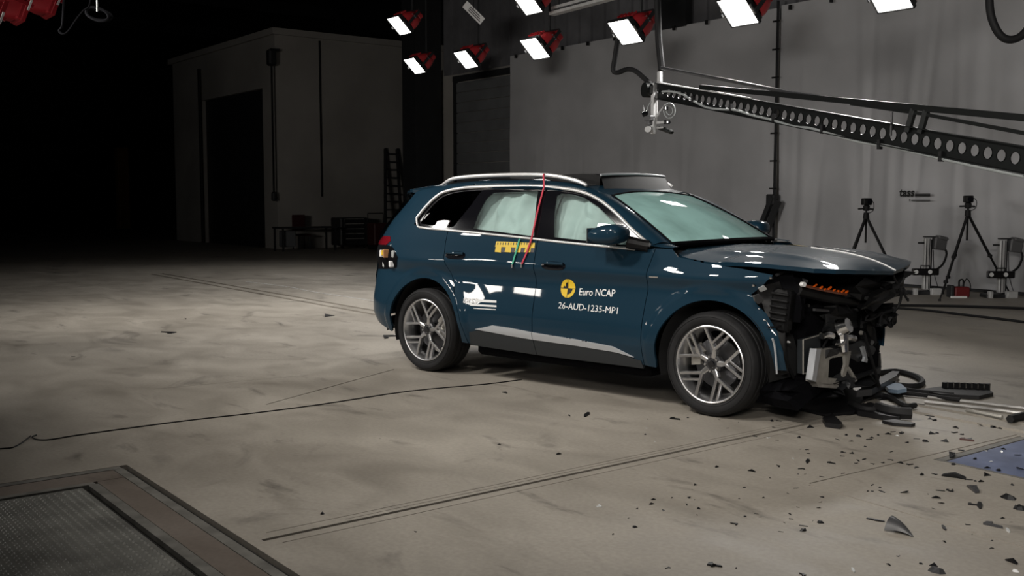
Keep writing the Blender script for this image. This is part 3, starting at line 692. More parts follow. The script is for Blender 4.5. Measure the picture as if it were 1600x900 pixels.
# mirrors
for s in (-1, 1):
    def mir(u, v):
        a = 2 * PI * u; t = PI * v; e = lambda q, p=.62: math.copysign(abs(q) ** p, q); cx = e(math.cos(a)) * e(math.sin(t), .7); cy = e(math.sin(a)) * e(math.sin(t), .7); cz = e(math.cos(t), .8)
        return Vector((2.19 + .16 * cx, s * (1.075 + .115 * cy), 1.305 + .078 * cz * (1 - .25 * (cx < 0) * -cx) + .012 * cx))
    h_ = grid('mirror_housing', 32, 20, mir, 'paint', car)
    b = MB(); b.tube([(2.30, s * .98, 1.25), (2.37, s * .95, 1.235), (2.44, s * .91, 1.22)], [.05, .045, .05], 10); b.build('mirror_arm', 'black', car, True)
    b = MB(); b.box((2.05, s * 1.075, 1.30), (.012, .18, .11), None, .005); b.build('mirror_glass', 'chrome', car)

# door handles
for hx0, hx1, hz in ((.315, .555, 1.092), (1.435, 1.685, 1.047)):
    for s in (-1, 1):
        cxh = (hx0 + hx1) / 2; L_ = hx1 - hx0
        dish = [(cxh + L_ * .5 * math.copysign(abs(math.cos(t)) ** .7, math.cos(t)), hz - .008 + .034 * math.copysign(abs(math.sin(t)) ** .8, math.sin(t))) for t in np.linspace(0, 2 * PI, 24, endpoint=False)]
        surf('handle_recess', dish, side_fn(s, .003), (0, s, 0), 'gloss_black', car, .03, 0)
        b = MB(); b.tube([(hx0 + .02, s * (float(Yf(hx0, hz)) + .008), hz + .012), (cxh, s * (float(Yf(cxh, hz)) + .026), hz + .012), (hx1 - .02, s * (float(Yf(hx1, hz)) + .008), hz + .010)], .013, 8); b.build('door_handle', 'paint', car, True)

# bonnet, buckled and pushed forward
HC = curve([(2.5, 1.215), (2.75, 1.215), (3.0, 1.216), (3.25, 1.207), (3.5, 1.185), (3.7, 1.153), (3.85, 1.108), (3.98, 1.045)])
HE = curve([(2.5, 1.20), (2.66, 1.165), (2.8, 1.135), (2.95, 1.122), (3.2, 1.128), (3.5, 1.116), (3.75, 1.085), (3.98, 1.035)])
def Zh(x, y):
    a = np.clip(np.abs(y) / .87, 0, 1.05); t = 1 - a ** 1.9
    ridge = .014 * np.exp(-((np.abs(y) - .55) / .07) ** 2) * sm(2.7, 3.0, x) * (1 - sm(3.5, 3.9, x))
    fold = .010 * np.exp(-((x - 3.1 - .12 * y) / .05) ** 2)
    return np.stack([x, y, HE(x) + (HC(x) - HE(x)) * t + ridge - fold * .6], 1)
hl = [(2.60, -.6), (2.66, -.83), (2.715, -.868), (3.2, -.872), (3.55, -.85), (3.72, -.785), (3.82, -.66), (3.885, -.48), (3.93, -.25)]
hood_o = [(2.63, 0)] + hl + [(3.96, 0)] + [(x, -y) for x, y in hl[::-1]]
surf('bonnet', hood_o, Zh, (0, 0, 1), 'paint', car, .035, .03)
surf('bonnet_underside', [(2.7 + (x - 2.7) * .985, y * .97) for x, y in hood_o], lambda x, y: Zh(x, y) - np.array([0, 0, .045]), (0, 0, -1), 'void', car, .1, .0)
def hood_pts(pts, off=.004): q = Zh(np.array([p[0] for p in pts], float), np.array([p[1] for p in pts], float)); return [Vector(v) + Vector((0, 0, off)) for v in q]
b = MB(); b.tube(hood_pts([(3.30, .02), (3.45, .0), (3.6, 0), (3.75, .0), (3.86, .01), (3.93, .02), (3.955, .03)], .002), .006, 6); b.build('bonnet_white_line', 'white', car, True)  # thin white line laid along the bonnet centre
surf('bonnet_sticker', [(3.02 + .10 * math.cos(t), .30 + .10 * math.sin(t)) for t in np.linspace(0, 2 * PI, 24, endpoint=False)], lambda x, y: Zh(x, y) + np.array([0, 0, .004]), (0, 0, 1), 'yellow', car, .04, 0)
for q in (0, 1):
    surf('bonnet_sticker_quadrant', [(3.02, .30)] + [(3.02 + .06 * math.cos(t + PI * q), .30 + .06 * math.sin(t + PI * q)) for t in np.linspace(0, PI / 2, 7)], lambda x, y: Zh(x, y) + np.array([0, 0, .006]), (0, 0, 1), 'ink', car, .05, 0)
V, F = text_mesh('Euro NCAP', .12, .004)
hp_ = Zh(3.16 + V[:, 0] * .72, .28 - V[:, 0] * .28 + V[:, 1]); b = MB(); b.add([(p[0], p[1], p[2] + .005) for p in hp_], F); b.build('bonnet_lettering', 'white', car)

# stickers on the flank
def flank_text(s, p0, p1, cap, bold, mt, name, shear=0):
    V, F = text_mesh(s, 1.0, bold, shear); w = V[:, 0].max() - V[:, 0].min(); x0 = V[:, 0].min(); hcap = V[:, 1].max()
    x = p0[0] + (V[:, 0] - x0) / w * (p1[0] - p0[0]); z = p0[1] + (V[:, 0] - x0) / w * (p1[1] - p0[1]) + V[:, 1] / hcap * cap
    b = MB(); b.add([(a, -(float(Yf(a, c)) + .004), c) for a, c in zip(x, z)], F); return b.build(name, mt, car)
nc = sp2(888, 450.5); NR = .075
def disc(c, r, t0, t1, n, off, mt, name, pie=False):
    P = ([c] if pie else []) + [(c[0] + r * math.cos(t), c[1] + r * math.sin(t)) for t in np.linspace(t0, t1, n, endpoint=pie)]
    return surf(name, P, side_fn(-1, off), (0, -1, 0), mt, car, .05, 0)
disc(nc, NR, 0, 2 * PI, 36, .003, 'yellow', 'round_sticker')
for q in (PI / 2, 3 * PI / 2): disc(nc, NR * .64, q, q + PI / 2, 9, .0045, 'ink', 'sticker_quadrant', True)
b = MB()
for vert in (0, 1):
    for k in range(-5, 5):
        w = .0022; P = []
        for (t, ww) in ((k, -w), (k, w), (k + 1, w), (k + 1, -w)):
            a, c_ = (nc[0] + ww, nc[1] + t / 5 * NR * .98) if vert else (nc[0] + t / 5 * NR * .98, nc[1] + ww); P.append((a, -(float(Yf(a, c_)) + .005), c_))
        b.add(P, [(0, 1, 2, 3)])
b.build('sticker_cross', 'ink', car)
flank_text('Euro NCAP', sp2(905, 461), sp2(961, 463.5), .055, .010, 'white', 'door_lettering')
flank_text('26-AUD-1235-MP1', sp2(872.5, 481.5), sp2(965, 490.5), .05, .0, 'white', 'door_lettering')
flank_text('tass', sp2(723, 473), sp2(746, 474), .05, .016, 'white', 'door_lettering', .15)
def patch(pts, off, mt, name): return surf(name, [sp2(*q) for q in pts], side_fn(-1, off), (0, -1, 0), mt, car, .06, 0)
patch([(744, 467.5), (776, 469.5), (776, 473), (744, 471.5)], .003, 'white', 'sticker_bar'); patch([(735, 474.5), (776, 477), (776, 480), (735, 477.5)], .003, 'white', 'sticker_bar')
patch([(740, 481), (775, 483.2), (775, 484.4), (740, 482.2)], .003, 'white', 'sticker_bar')
# yellow comb-shaped measuring strip over the door gap
patch([(776, 377), (836.5, 379.5), (835.5, 387.5), (774, 385.5)], .004, 'yellow2', 'measuring_strip')
for k in range(4): patch([(775.5 + k * 15.5, 385), (784 + k * 15.5, 385.4), (783 + k * 15.3, 394.5 - .1 * k), (773.5 + k * 15.3, 393.5 + .2 * k)], .004, 'yellow2', 'strip_tooth')
for k in range(4): patch([(784.5 + k * 15.4, 386), (790 + k * 15.4, 386.3), (788.7 + k * 15.3, 394.5), (783.5 + k * 15.3, 394)], .0035, 'shardgrey', 'strip_gap')
for k in range(14): patch([(778 + k * 4.15, 379), (779.2 + k * 4.15, 379), (778.7 + k * 4.15, 382.5), (777.5 + k * 4.15, 382.5)], .005, 'ink', 'strip_tick')
# red and green straps
def strap(name, pts, w, mt):
    b = MB()
    for a, c in zip(pts[:-1], pts[1:]): b.bar(a, c, .006, w, (0, -1, 0.01)) if False else b.bar(a, c, w, .006, (0, -1, .3))
    return b.build(name, mt, car)
strap('red_strap', [Vector((1.17, -.60, 1.79)), Vector((1.185, -.66, 1.785)), side_pt(850, 292, .016), side_pt(840, 330, .01), side_pt(830.5, 373, .02), side_pt(823, 395, .012), side_pt(815, 413, .012)], .016, 'red_tape')
strap('green_strap', [side_pt(812, 373, .018), side_pt(806, 395, .012), side_pt(800.5, 413, .012)], .016, 'green_tape')
for q in ((814.5, 415), (800, 416)):
    b = MB(); p = side_pt(*q, .012); b.box(p, (.014, .012, .035), None, .003); b.build('strap_hook', 'steel', car)
patch([(1014.8, 431.5), (1028.5, 432.2), (1028.3, 434.2), (1014.6, 433.6)], .004, 'chrome', 'fender_badge')

# wheels ---------------------------------------------------------------
def make_wheel(c):
    cx, cy, cz = c
    b = MB(); b.lathe([(.286, .026), (.2845, .012), (.279, .009), (.271, .013), (.262, .032), (.250, .06), (.238, .11), (.236, .20), (.25, .262), (.262, .262), (.25, .13), (.275, .03)], 64, 'y', closed=True)
    w = b.build('wheel', 'alu', car, True); w.location = c
    tp_ = [(.276, .03), (.292, .014), (.315, .004), (.338, .001), (.356, .006), (.369, .020), (.377, .038)]
    rows = [(.0, .377)]
    tr = []
    for k, y0 in enumerate((.045, .098, .148, .198)):
        tr += [(.3815, y0), (.382, y0 + .006), (.382, y0 + .034), (.3815, y0 + .038), (.372, y0 + .040), (.372, y0 + .048)]
    tr[-2:] = []
    tp2 = [(r, .285 - h) for r, h in tp_[::-1]]
    b = MB(); b.lathe(tp_ + tr + tp2, 72, 'y'); b.build('tyre', 'rubber', w, True, ang=40)
    # sidewall rings
    b = MB(); b.lathe([(.3005, .0095), (.3015, .0065), (.3035, .0055), (.3045, .0085)], 64, 'y'); b.lathe([(.346, .0025), (.347, -.0005), (.349, 0), (.350, .005)], 64, 'y'); b.build('sidewall_ring', 'rubber', w, True)
    def P(r, deg, y): a = math.radians(deg); return Vector((r * math.cos(a), y, r * math.sin(a)))
    sp = MB()
    def bar(b, p, q, w0, w1, d0, d1):
        p, q = Vector(p), Vector(q); d = (q - p).normalized(); n = Vector((0, 1, 0)).cross(d).normalized(); V = []
        for c_, ww, dd in ((p, w0, d0), (q, w1, d1)):
            V += [c_ + n * ww * .5 + Vector((0, .007, 0)), c_ + n * ww * .28, c_ - n * ww * .28, c_ - n * ww * .5 + Vector((0, .007, 0)), c_ - n * ww * .42 + Vector((0, dd, 0)), c_ + n * ww * .42 + Vector((0, dd, 0))]
        b.add(V, [tuple(range(5, -1, -1)), tuple(range(6, 12))] + [(k, (k + 1) % 6, 6 + (k + 1) % 6, 6 + k) for k in range(6)])
    for k in range(5):
        m_ = 150 + 72 * k; b = MB()
        J = P(.103, m_, .038)
        bar(b, P(.045, m_, .045), J, .042, .034, .04, .045)
        bar(b, J + P(.004, m_ - 90, 0), P(.268, m_ + 22, .018), .026, .024, .045, .04); bar(b, J + P(.004, m_ + 90, 0), P(.268, m_ - 22.5, .018), .026, .024, .045, .04)
        A = J.lerp(P(.268, m_ + 22, .018), .30)
        bar(b, A, P(.266, m_ - 11.5, .022), .019, .021, .035, .035)
        b.build('spoke', 'alu', w, False)
    b = MB(); b.lathe([(.0, .040), (.028, .040), (.031, .046), (.034, .046), (.062, .050), (.072, .060), (.074, .10)], 32, 'y'); b.build('hub', 'alu_dark', w, True)
    b = MB(); b.lathe([(0, .034), (.024, .034), (.029, .040)], 24, 'y'); b.build('hub_cap', 'gloss_black', w, True)
    for k in range(5):
        q = P(.053, 150 + 36 + 72 * k, .0); b = MB(); b.cyl(q + Vector((0, .038, 0)), q + Vector((0, .06, 0)), .0095, n=6); b.build('lug_bolt', 'steel', w)
    b = MB(); b.lathe([(.06, .13), (.185, .13), (.187, .135), (.187, .155), (.06, .155)], 48, 'y'); b.build('brake_disc', 'alu_dark', w, True)
    return w
w0 = make_wheel((0, -.957, .3825))
cal = MB(); pr = [(.11, 0), (.19, 0), (.205, .03), (.2, .2), (.19, .23), (.11, .23)]
def caliper(par, deg):
    b = MB(); n = 9; P_ = []
    for k in range(n):
        a = math.radians(deg - 24 + 48 * k / (n - 1))
        for r, y in ((.125, .095), (.2, .095), (.212, .11), (.212, .17), (.125, .17)): P_.append((r * math.cos(a), y, r * math.sin(a)))
    F = [(i * 5 + j, i * 5 + (j + 1) % 5, (i + 1) * 5 + (j + 1) % 5, (i + 1) * 5 + j) for i in range(n - 1) for j in range(5)] + [tuple(range(4, -1, -1)), tuple(range(5 * n - 5, 5 * n))]
    b.add(P_, F); return b.build('brake_caliper', 'castalu', par)
caliper(w0, 20)
w1 = copy_tree(w0, car); w1.location = (3.005, -.957, .3825)
for c_ in list(w1.children):
    if c_.name.startswith('brake_caliper'): bpy.data.objects.remove(c_)
caliper(w1, 165)
for x in (0, 3.005):
    w = copy_tree(w0, car); w.location = (x, .957, .3825); w.rotation_euler = (0, 0, PI)

# ------------------------------------------------------------------ the wrecked front end
fp = lambda px, py, x: car_x(px, py, x)
def lump(name, c, size, mt, seed, jit=.15, rot=(0, 0, 0), par=car):
    r = random.Random(seed); b = MB(); n = 4; P = []; F = []
    import bmesh
    bm = bmesh.new(); bmesh.ops.create_cube(bm, size=1); bmesh.ops.subdivide_edges(bm, edges=bm.edges, cuts=2, use_grid_fill=True)
    for v in bm.verts: v.co = Vector((v.co.x * size[0] * (1 + r.uniform(-jit, jit)), v.co.y * size[1] * (1 + r.uniform(-jit, jit)), v.co.z * size[2] * (1 + r.uniform(-jit, jit))))
    me = bpy.data.meshes.new(name); bm.to_mesh(me); bm.free(); me.materials.append(M[mt]); o = bpy.data.objects.new(name, me); link(o, par); o.location = c; o.rotation_euler = rot; return o
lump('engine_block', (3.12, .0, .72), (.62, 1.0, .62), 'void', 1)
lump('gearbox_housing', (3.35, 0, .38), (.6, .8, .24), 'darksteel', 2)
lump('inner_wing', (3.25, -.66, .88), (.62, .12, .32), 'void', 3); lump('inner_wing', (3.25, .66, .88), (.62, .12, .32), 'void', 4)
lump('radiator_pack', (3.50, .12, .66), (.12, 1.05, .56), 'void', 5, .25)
lump('front_panel', (3.70, .22, .93), (.20, .95, .16), 'black', 6, .3)
lump('crash_beam', fp(1310, 500, 3.54), (.10, .75, .13), 'darksteel', 7, .3, (0, 0, .1))
lump('battery_tray', fp(1290, 470, 3.5), (.3, .28, .2), 'black', 8, .3)
lump('lock_carrier', fp(1370, 462, 3.78), (.12, .65, .10), 'black', 9, .4, (.1, 0, .12))
lump('lock_carrier_end', fp(1395, 437, 3.82), (.10, .38, .06), 'black', 10, .4, (.15, 0, .2))
lump('air_duct', fp(1380, 490, 3.72), (.14, .18, .12), 'black', 11, .5, (.4, .2, 0))
# ribbed air-filter box behind the missing headlamp
p = fp(1222, 485, 3.48)
ab = MB(); ab.box((0, 0, 0), (.14, .12, .30), None, .02); o = ab.build('air_filter_box', 'black', car); o.location = p; o.rotation_euler = (0, .1, .1)
for k in range(5):
    b = MB(); b.box((.0, -.068, -.06 + .045 * k), (.13, .025, .014), None, .004); b.build('rib', 'black', o)
lump('strut_tower', fp(1222, 436, 3.40), (.08, .07, .16), 'clad', 12, .3, (0, .3, 0)); lump('strut_tower', fp(1228, 447, 3.42), (.06, .06, .1), 'clad', 13, .3, (0, -.3, .3))
b = MB(); b.tube([fp(1213, 430, 3.42), fp(1222, 426, 3.44), fp(1240, 430, 3.5), fp(1262, 440, 3.58)], .012, 8); b.build('bonnet_stay', 'shardgrey', car, True)
# broken headlamp with amber indicator strip
hb = MB(); hp2 = [fp(1254, 446, 3.60), fp(1280, 452, 3.64), fp(1305, 457, 3.68), (fp(1330, 461, 3.71)), fp(1346, 463, 3.73)]
hb.tube([q + Vector((-.04, 0, -.03)) for q in hp2], .045, 8); hd = hb.build('headlamp', 'black', car, True)
b = MB(); b.tube([q + Vector((.012, 0, .0)) for q in hp2[:4]], .012, 6); b.build('lens_edge', 'amber_dark', hd, True)
for k, t in enumerate((.14, .24, .3, .38, .45, .52, .6, .67, .74, .92)):
    q = hp2[0].lerp(hp2[-1], t) + Vector((.03, 0, .012 + .004 * math.sin(k * 3))); b = MB(); b.box(q + Vector((0, 0, -.006 * (k % 3))), (.012, .045 - .012 * (k % 3), .007 + .003 * (k % 2)), Matrix.Rotation(.3, 3, 'X')); b.build('indicator_piece', 'amber', hd)
b = MB(); q = hp2[0]; b.cyl(q + Vector((0, -.02, .01)), q + Vector((.03, -.03, .01)), .017, n=12); b.build('lamp_lens', 'white', hd)
# dark green panel with pale edge, cast bracket and silver fittings
b = MB(); a_, c_, d_, e_ = fp(1254, 531, 3.56), fp(1282, 523, 3.58), fp(1282, 578, 3.58), fp(1254, 584, 3.56)
b.add([a_, c_, d_, e_] + [v + Vector((-.04, 0, 0)) for v in (a_, c_, d_, e_)], [(0, 1, 2, 3), (4, 7, 6, 5), (0, 4, 5, 1), (1, 5, 6, 2), (2, 6, 7, 3), (3, 7, 4, 0)]); cp = b.build('cooler_panel', 'clad', car)
b = MB(); b.tube([c_ + Vector((.004, 0, 0)), a_ + Vector((.004, 0, 0)), e_ + Vector((.004, 0, 0)), d_ + Vector((.004, 0, 0))], .006, 6, smooth=1); b.build('cooler_edge', 'castalu', cp)
def plate(name, pts, x, th, mt, par=car):
    P = [fp(a, b_, x[i] if isinstance(x, (list, tuple)) else x) for i, (a, b_) in enumerate(pts)]; n = len(P); b = MB()
    b.add(P + [q + Vector((-th, 0, 0)) for q in P], [tuple(range(n)), tuple(range(2 * n - 1, n - 1, -1))] + [(k, (k + 1) % n, n + (k + 1) % n, n + k) for k in range(n)]); return b.build(name, mt, par)
br = plate('cast_bracket', [(1281, 546), (1301, 545), (1302, 558), (1296, 562), (1294, 590), (1311, 592), (1311, 600), (1294, 602), (1273, 597)], 3.66, .07, 'castalu')
br['label'] = 'pale cast metal bracket hanging at the wrecked front'
plate('bracket_top', [(1300, 545), (1332, 543), (1333, 553), (1303, 559)], 3.66, .06, 'castalu'); plate('bracket_leg', [(1320, 552), (1330, 548), (1326, 572), (1320, 592), (1316, 588), (1321, 570)], 3.67, .03, 'castalu')
plate('bracket_leg', [(1323, 571), (1328, 574), (1340, 594), (1337, 597)], 3.68, .02, 'castalu'); plate('bracket_edge', [(1276, 545), (1283, 546), (1275, 597), (1269, 594)], 3.68, .05, 'sill')
plate('bracket_foot', [(1276, 598), (1310, 601), (1311, 607), (1279, 605)], 3.66, .08, 'castalu')
plate('broken_strip', [(1347, 543), (1351, 541), (1356, 562), (1355, 567), (1350, 565), (1352, 558)], 3.70, .02, 'sill')
b = MB(); q = fp(1312, 513, 3.66); b.cyl(q, q + Vector((.07, 0, .03)), .07, .055, 14); b.cyl(q + Vector((.02, 0, -.04)), q + Vector((0.04, .0, -.17)), .045, .03, 10); b.box(q + Vector((.03, -.03, -.09)), (.06, .12, .03), Matrix.Rotation(.4, 3, 'X'), .008); b.build('pump_body', 'chrome', car, True)
b = MB(); b.tube([fp(1284, 525, 3.66), fp(1292, 522, 3.67), fp(1300, 525, 3.67)], .026, 8); b.build('silver_pipe', 'chrome', car, True)
b = MB(); b.tube([fp(1318, 527, 3.68), fp(1326, 527, 3.69), fp(1334, 529, 3.69)], .028, 8); b.build('silver_pipe', 'chrome', car, True)
lump('pump_mount', fp(1316, 536, 3.60), (.06, .16, .06), 'darksteel', 22, .3)
lump('hanging_duct', fp(1347, 574, 3.50), (.18, .22, .2), 'black', 23, .4); lump('hanging_duct', fp(1345, 500, 3.5), (.14, .3, .12), 'black', 24, .4); lump('grille_remnant', fp(1353, 515, 3.60), (.1, .11, .26), 'black', 25, .5, (.2, 0, 0))
lump('subframe', fp(1300, 590, 3.45), (.4, .7, .1), 'darksteel', 26, .3); lump('tow_point', fp(1326, 598, 3.68), (.06, .1, .06), 'darksteel', 27, .2)
lump('splash_shield', (3.40, -.52, .20), (.42, .55, .16), 'void', 35, .3)
lump('hanging_pad', fp(1393, 502, 3.82), (.04, .09, .07), 'black', 28, .5, (.4, 0, 0))
# bright bits
for k, (px, py, x, mt, r_) in enumerate([(1261, 477, 3.6, 'chrome', .016), (1237, 470, 3.5, 'chrome', .009), (1245, 483, 3.5, 'chrome', .009), (1250, 487, 3.5, 'chrome', .009), (1194, 500, 3.5, 'chrome', .008), (1204, 434, 3.46, 'chrome', .01), (1231, 534, 3.52, 'white', .008), (1350, 464, 3.76, 'castalu', .014), (1373, 467, 3.8, 'castalu', .02), (1345, 520, 3.68, 'castalu', .018), (1177, 446, 3.42, 'chrome', .01), (1226, 463, 3.46, 'chrome', .008)]):
    q = fp(px, py, x); b = MB(); b.cyl(q, q + Vector((.02, -.01, 0)), r_, r_ * .7, 8); b.build('bolt_head', mt, car, True)
plate('torn_flap', [(1186, 450), (1194, 446), (1199, 452), (1190, 456)], 3.47, .01, 'clear'); plate('torn_flap', [(1178, 462), (1186, 459), (1194, 470), (1186, 475), (1180, 470)], 3.46, .01, 'greybox')
plate('cooler_fins', [(1274, 482), (1296, 484), (1296, 488), (1274, 486)], 3.62, .02, 'shardgrey')
for a in ([(1207, 529, 3.52), (1211, 545, 3.52), (1214, 584, 3.52)], [(1214, 528, 3.50), (1219, 546, 3.50), (1221, 580, 3.50)]):
    b = MB(); b.tube([fp(*q) for q in a], .008, 6); b.build('liner_edge', 'sill' if a[0][0] < 1210 else 'shardgrey', car, True)
surf('liner_panel', [(3.40, .30), (3.40, .75), (3.30, .95), (3.47, 1.0), (3.52, .7), (3.54, .36)], lambda x, z: np.stack([x, -(Yf(x, z) - .06), z], 1), (0, -1, 0), 'black', car, .08, .01)
# wires and hoses
for k, (pts, r_) in enumerate([([(1394, 424, 3.93), (1398, 436, 3.9), (1404, 450, 3.88), (1408, 462, 3.88), (1404, 478, 3.86), (1396, 488, 3.84)], .010), ([(1360, 487, 3.78), (1352, 500, 3.78), (1368, 496, 3.8), (1378, 488, 3.8), (1376, 500, 3.8), (1377, 505, 3.8)], .008), ([(1345, 505, 3.72), (1362, 499, 3.76), (1378, 490, 3.8), (1396, 484, 3.82)], .009), ([(1412, 450, 3.88), (1414, 462, 3.88), (1419, 470, 3.88)], .008), ([(1350, 520, 3.72), (1357, 545, 3.72), (1366, 575, 3.72), (1374, 604, 3.70)], .013), ([(1360, 585, 3.7), (1372, 605, 3.68)], .008), ([(1352, 461, 3.8), (1380, 455, 3.84), (1405, 447, 3.86)], .008), ([(1240, 500, 3.5), (1215, 510, 3.5), (1200, 511, 3.48)], .007), ([(1300, 520, 3.62), (1290, 535, 3.62), (1285, 545, 3.62)], .008), ([(1225, 520, 3.5), (1228, 560, 3.5), (1240, 590, 3.5)], .012)]):
    b = MB(); b.tube([fp(*q) for q in pts], r_, 6); b.build('wire', 'cable', car, True)
lump('wire_plug', fp(1376.5, 503, 3.8), (.02, .03, .05), 'cable', 31, .3)

# ================================================================== FLOODLIGHTS
LD = Vector((0, -.69, -.724)).normalized()
def lamp_rot(d):
    u = Vector((1, 0, 0)) if d.y < 0 else Vector((-1, 0, 0)); v = d.cross(u).normalized(); return Matrix((u, v, d)).transposed().to_euler()
def make_lamp(name, label, group, loc, d, power, hang=True, scale=1.0, red='red'):
    r = bpy.data.objects.new(name, None); COL.objects.link(r); r.location = loc; r.rotation_euler = lamp_rot(d); r.scale = (scale,) * 3
    tag(r, label, 'floodlight', group); metal = 'red_shaded' if red == 'red_shaded' else 'darksteel'
    b = MB(); b.box((.01, -.01, -.06), (.46, .45, .08), None, .02); b.build('lamp_back', metal, r)
    b = MB()
    for s in (-1, 1): b.box((s * .237, 0, -.012), (.018, .48, .055), None, .005); b.box((0, s * .231, -.012), (.46, .018, .055), None, .005)
    b.build('bezel', metal, r)
    b = MB(); b.box((0, 0, -.006), (.454, .442, .012)); b.build('lit_glass', 'lamp_face', r)
    def hs(u, v):
        a = 2 * PI * u; k = [(.255, .225, -.07), (.25, .22, -.13), (.22, .19, -.2), (.15, .14, -.28), (.11, .10, -.30), (0.0, 0.0, -.30)]; i = v * 5; j = min(4, int(i)); t = i - j
        A = [k[j][q] + (k[j + 1][q] - k[j][q]) * t for q in range(3)]; e = lambda q: math.copysign(abs(q) ** .55, q)
        return Vector((A[0] * .9 * e(math.cos(a)) - A[2] * .5, A[1] * e(math.sin(a)) + A[2] * .25, A[2] * 1.25))
    grid('housing', 40, 11, hs, red, r)
    b = MB(); b.box((.18, -.09, -.40), (.2, .18, .12), None, .02); b.build('ballast_box', red, r)
    for k in range(5):
        b = MB(); b.box((-.10 + .08 * k, .19, -.17), (.014, .03, .12), Matrix.Rotation(-.25, 3, 'X')); b.build('cooling_fin', red, r)
    b = MB(); b.box((-.25, 0, -.2), (.015, .05, .5)); b.box((.31, -.02, -.2), (.015, .06, .5)); b.box((.03, 0, -.45), (.57, .05, .015)); b.build('yoke', metal, r)
    for s in (-1, 1):
        b = MB(); b.box((s * .25, .0, .0), (.02, .16, .03), None, .005); b.build('side_clip', 'steel', r)
    for k in range(3):
        b = MB(); b.cyl((.31, -.05 + .05 * k, -.25), (.33, -.05 + .05 * k, -.25), .014, n=8); b.build('bolt', 'chrome', r)
    if hang:
        R = r.rotation_euler.to_matrix(); q = R.inverted() @ Vector((0, 0, 1)); o0 = Vector((.03, 0, -.45)); b = MB(); L = (10.0 - loc[2] - .3) / scale; b.cyl(o0, o0 + q * L, .022, n=8); b.build('hanger', 'darksteel', r)
    ld = bpy.data.lights.new(name + '_beam', 'AREA'); ld.shape = 'RECTANGLE'; ld.size = .42; ld.size_y = .41; ld.energy = power; ld.spread = math.radians(92); ld.color = (1, .975, .94)
    lo = bpy.data.objects.new('beam', ld); link(lo, r); lo.location = (0, 0, .022); lo.rotation_euler = (PI, 0, 0)
    return r
ROW = [(1153, 18, 14.0, 'nearest and largest lit floodlight, overhead right of the crane arm'), (977, 50, 16.3, 'lit red floodlight directly above the crane tip hoses'), (836, 76, 18.7, 'lit red floodlight below the one cut by the picture top, left of the rig tube'),
       (728, 93, 22.4, 'lit red floodlight in front of the grey shutter'), (648, 103, 24.9, 'lowest lit floodlight, beside the dark column'), (824, 5, 18.3, 'lit floodlight cut by the top edge, left end of the rig tube'), (624, 40, 22.4, 'farthest left lit floodlight of the upper row'), (1388, -8, 12.2, 'floodlight at the top edge showing only its lower lip, above the creased tarpaulin')]
for px, py, dep, lab in ROW:
    make_lamp('floodlight', lab, 'lit floodlights of the far rig', atd(px, py, dep), LD, BACK_POWER * (.32 if dep > 20 else .75 if dep > 18 else 1.0))
LDF = Vector((-.58, .74, -.34)).normalized()
for px, py, dep, lab in [(-4, 32, 9.0, 'red floodlight housing at the very left of the top edge, seen from behind'), (40, 12, 9.6, 'middle red floodlight housing at top left, seen from behind'), (86, 4, 10.3, 'right red floodlight housing at top left, beside the hanging cable loops')]:
    make_lamp('floodlight', lab, 'red floodlights of the near rig', atd(px, py, dep), LDF, BACK_POWER * .3, True, .66, 'red_shaded')
# rig tube and small label plate
rb = empty('rig_tube', 'pale lighting rig tube crossing the top of the picture', 'tube', atd(862, 22, 18.6))
e1 = atd(975, -8, 17.6) - atd(862, 22, 18.6); b = MB(); b.bar((0, 0, 0), e1, .16, .05); b.bar((0, 0, .1), e1 + Vector((0, 0, .1)), .05, .05); b.build('tube', 'profile', rb)
b = MB(); 
for t in (.1, .9): b.cyl(e1 * t, e1 * t + Vector((0, 0, 4.6)), .02, n=6)
b.build('hanger', 'darksteel', rb)
lp = atd(740, 20, 20.0); pl = empty('label_plate', 'small white label plate hanging between the floodlights', 'sign', lp)
ux, uy = (CR * .62 - CUP * .62), (CR * .6 + CUP * .75); b = MB(); Tm = Matrix((ux.normalized(), uy.normalized(), -CF)).transposed().to_4x4()
b.prism([(-.24, -.075), (.24, -.075), (.24, .075), (-.24, .075)], .01, Tm); b.build('plate', 'white', pl)
b = MB()
for k, y in enumerate((-.035, 0, .035)): b.prism([(-.12, y - .008), (.2 - .03 * k, y - .008), (.2 - .03 * k, y + .008), (-.12, y + .008)], .004, Tm @ Matrix.Translation((0, 0, .009)))
b.build('printed_lines', 'shardgrey', pl)
b = MB(); b.cyl((0, 0, .03), (0, 0, 4.3), .008, n=6); b.build('hanger', 'cable', pl)

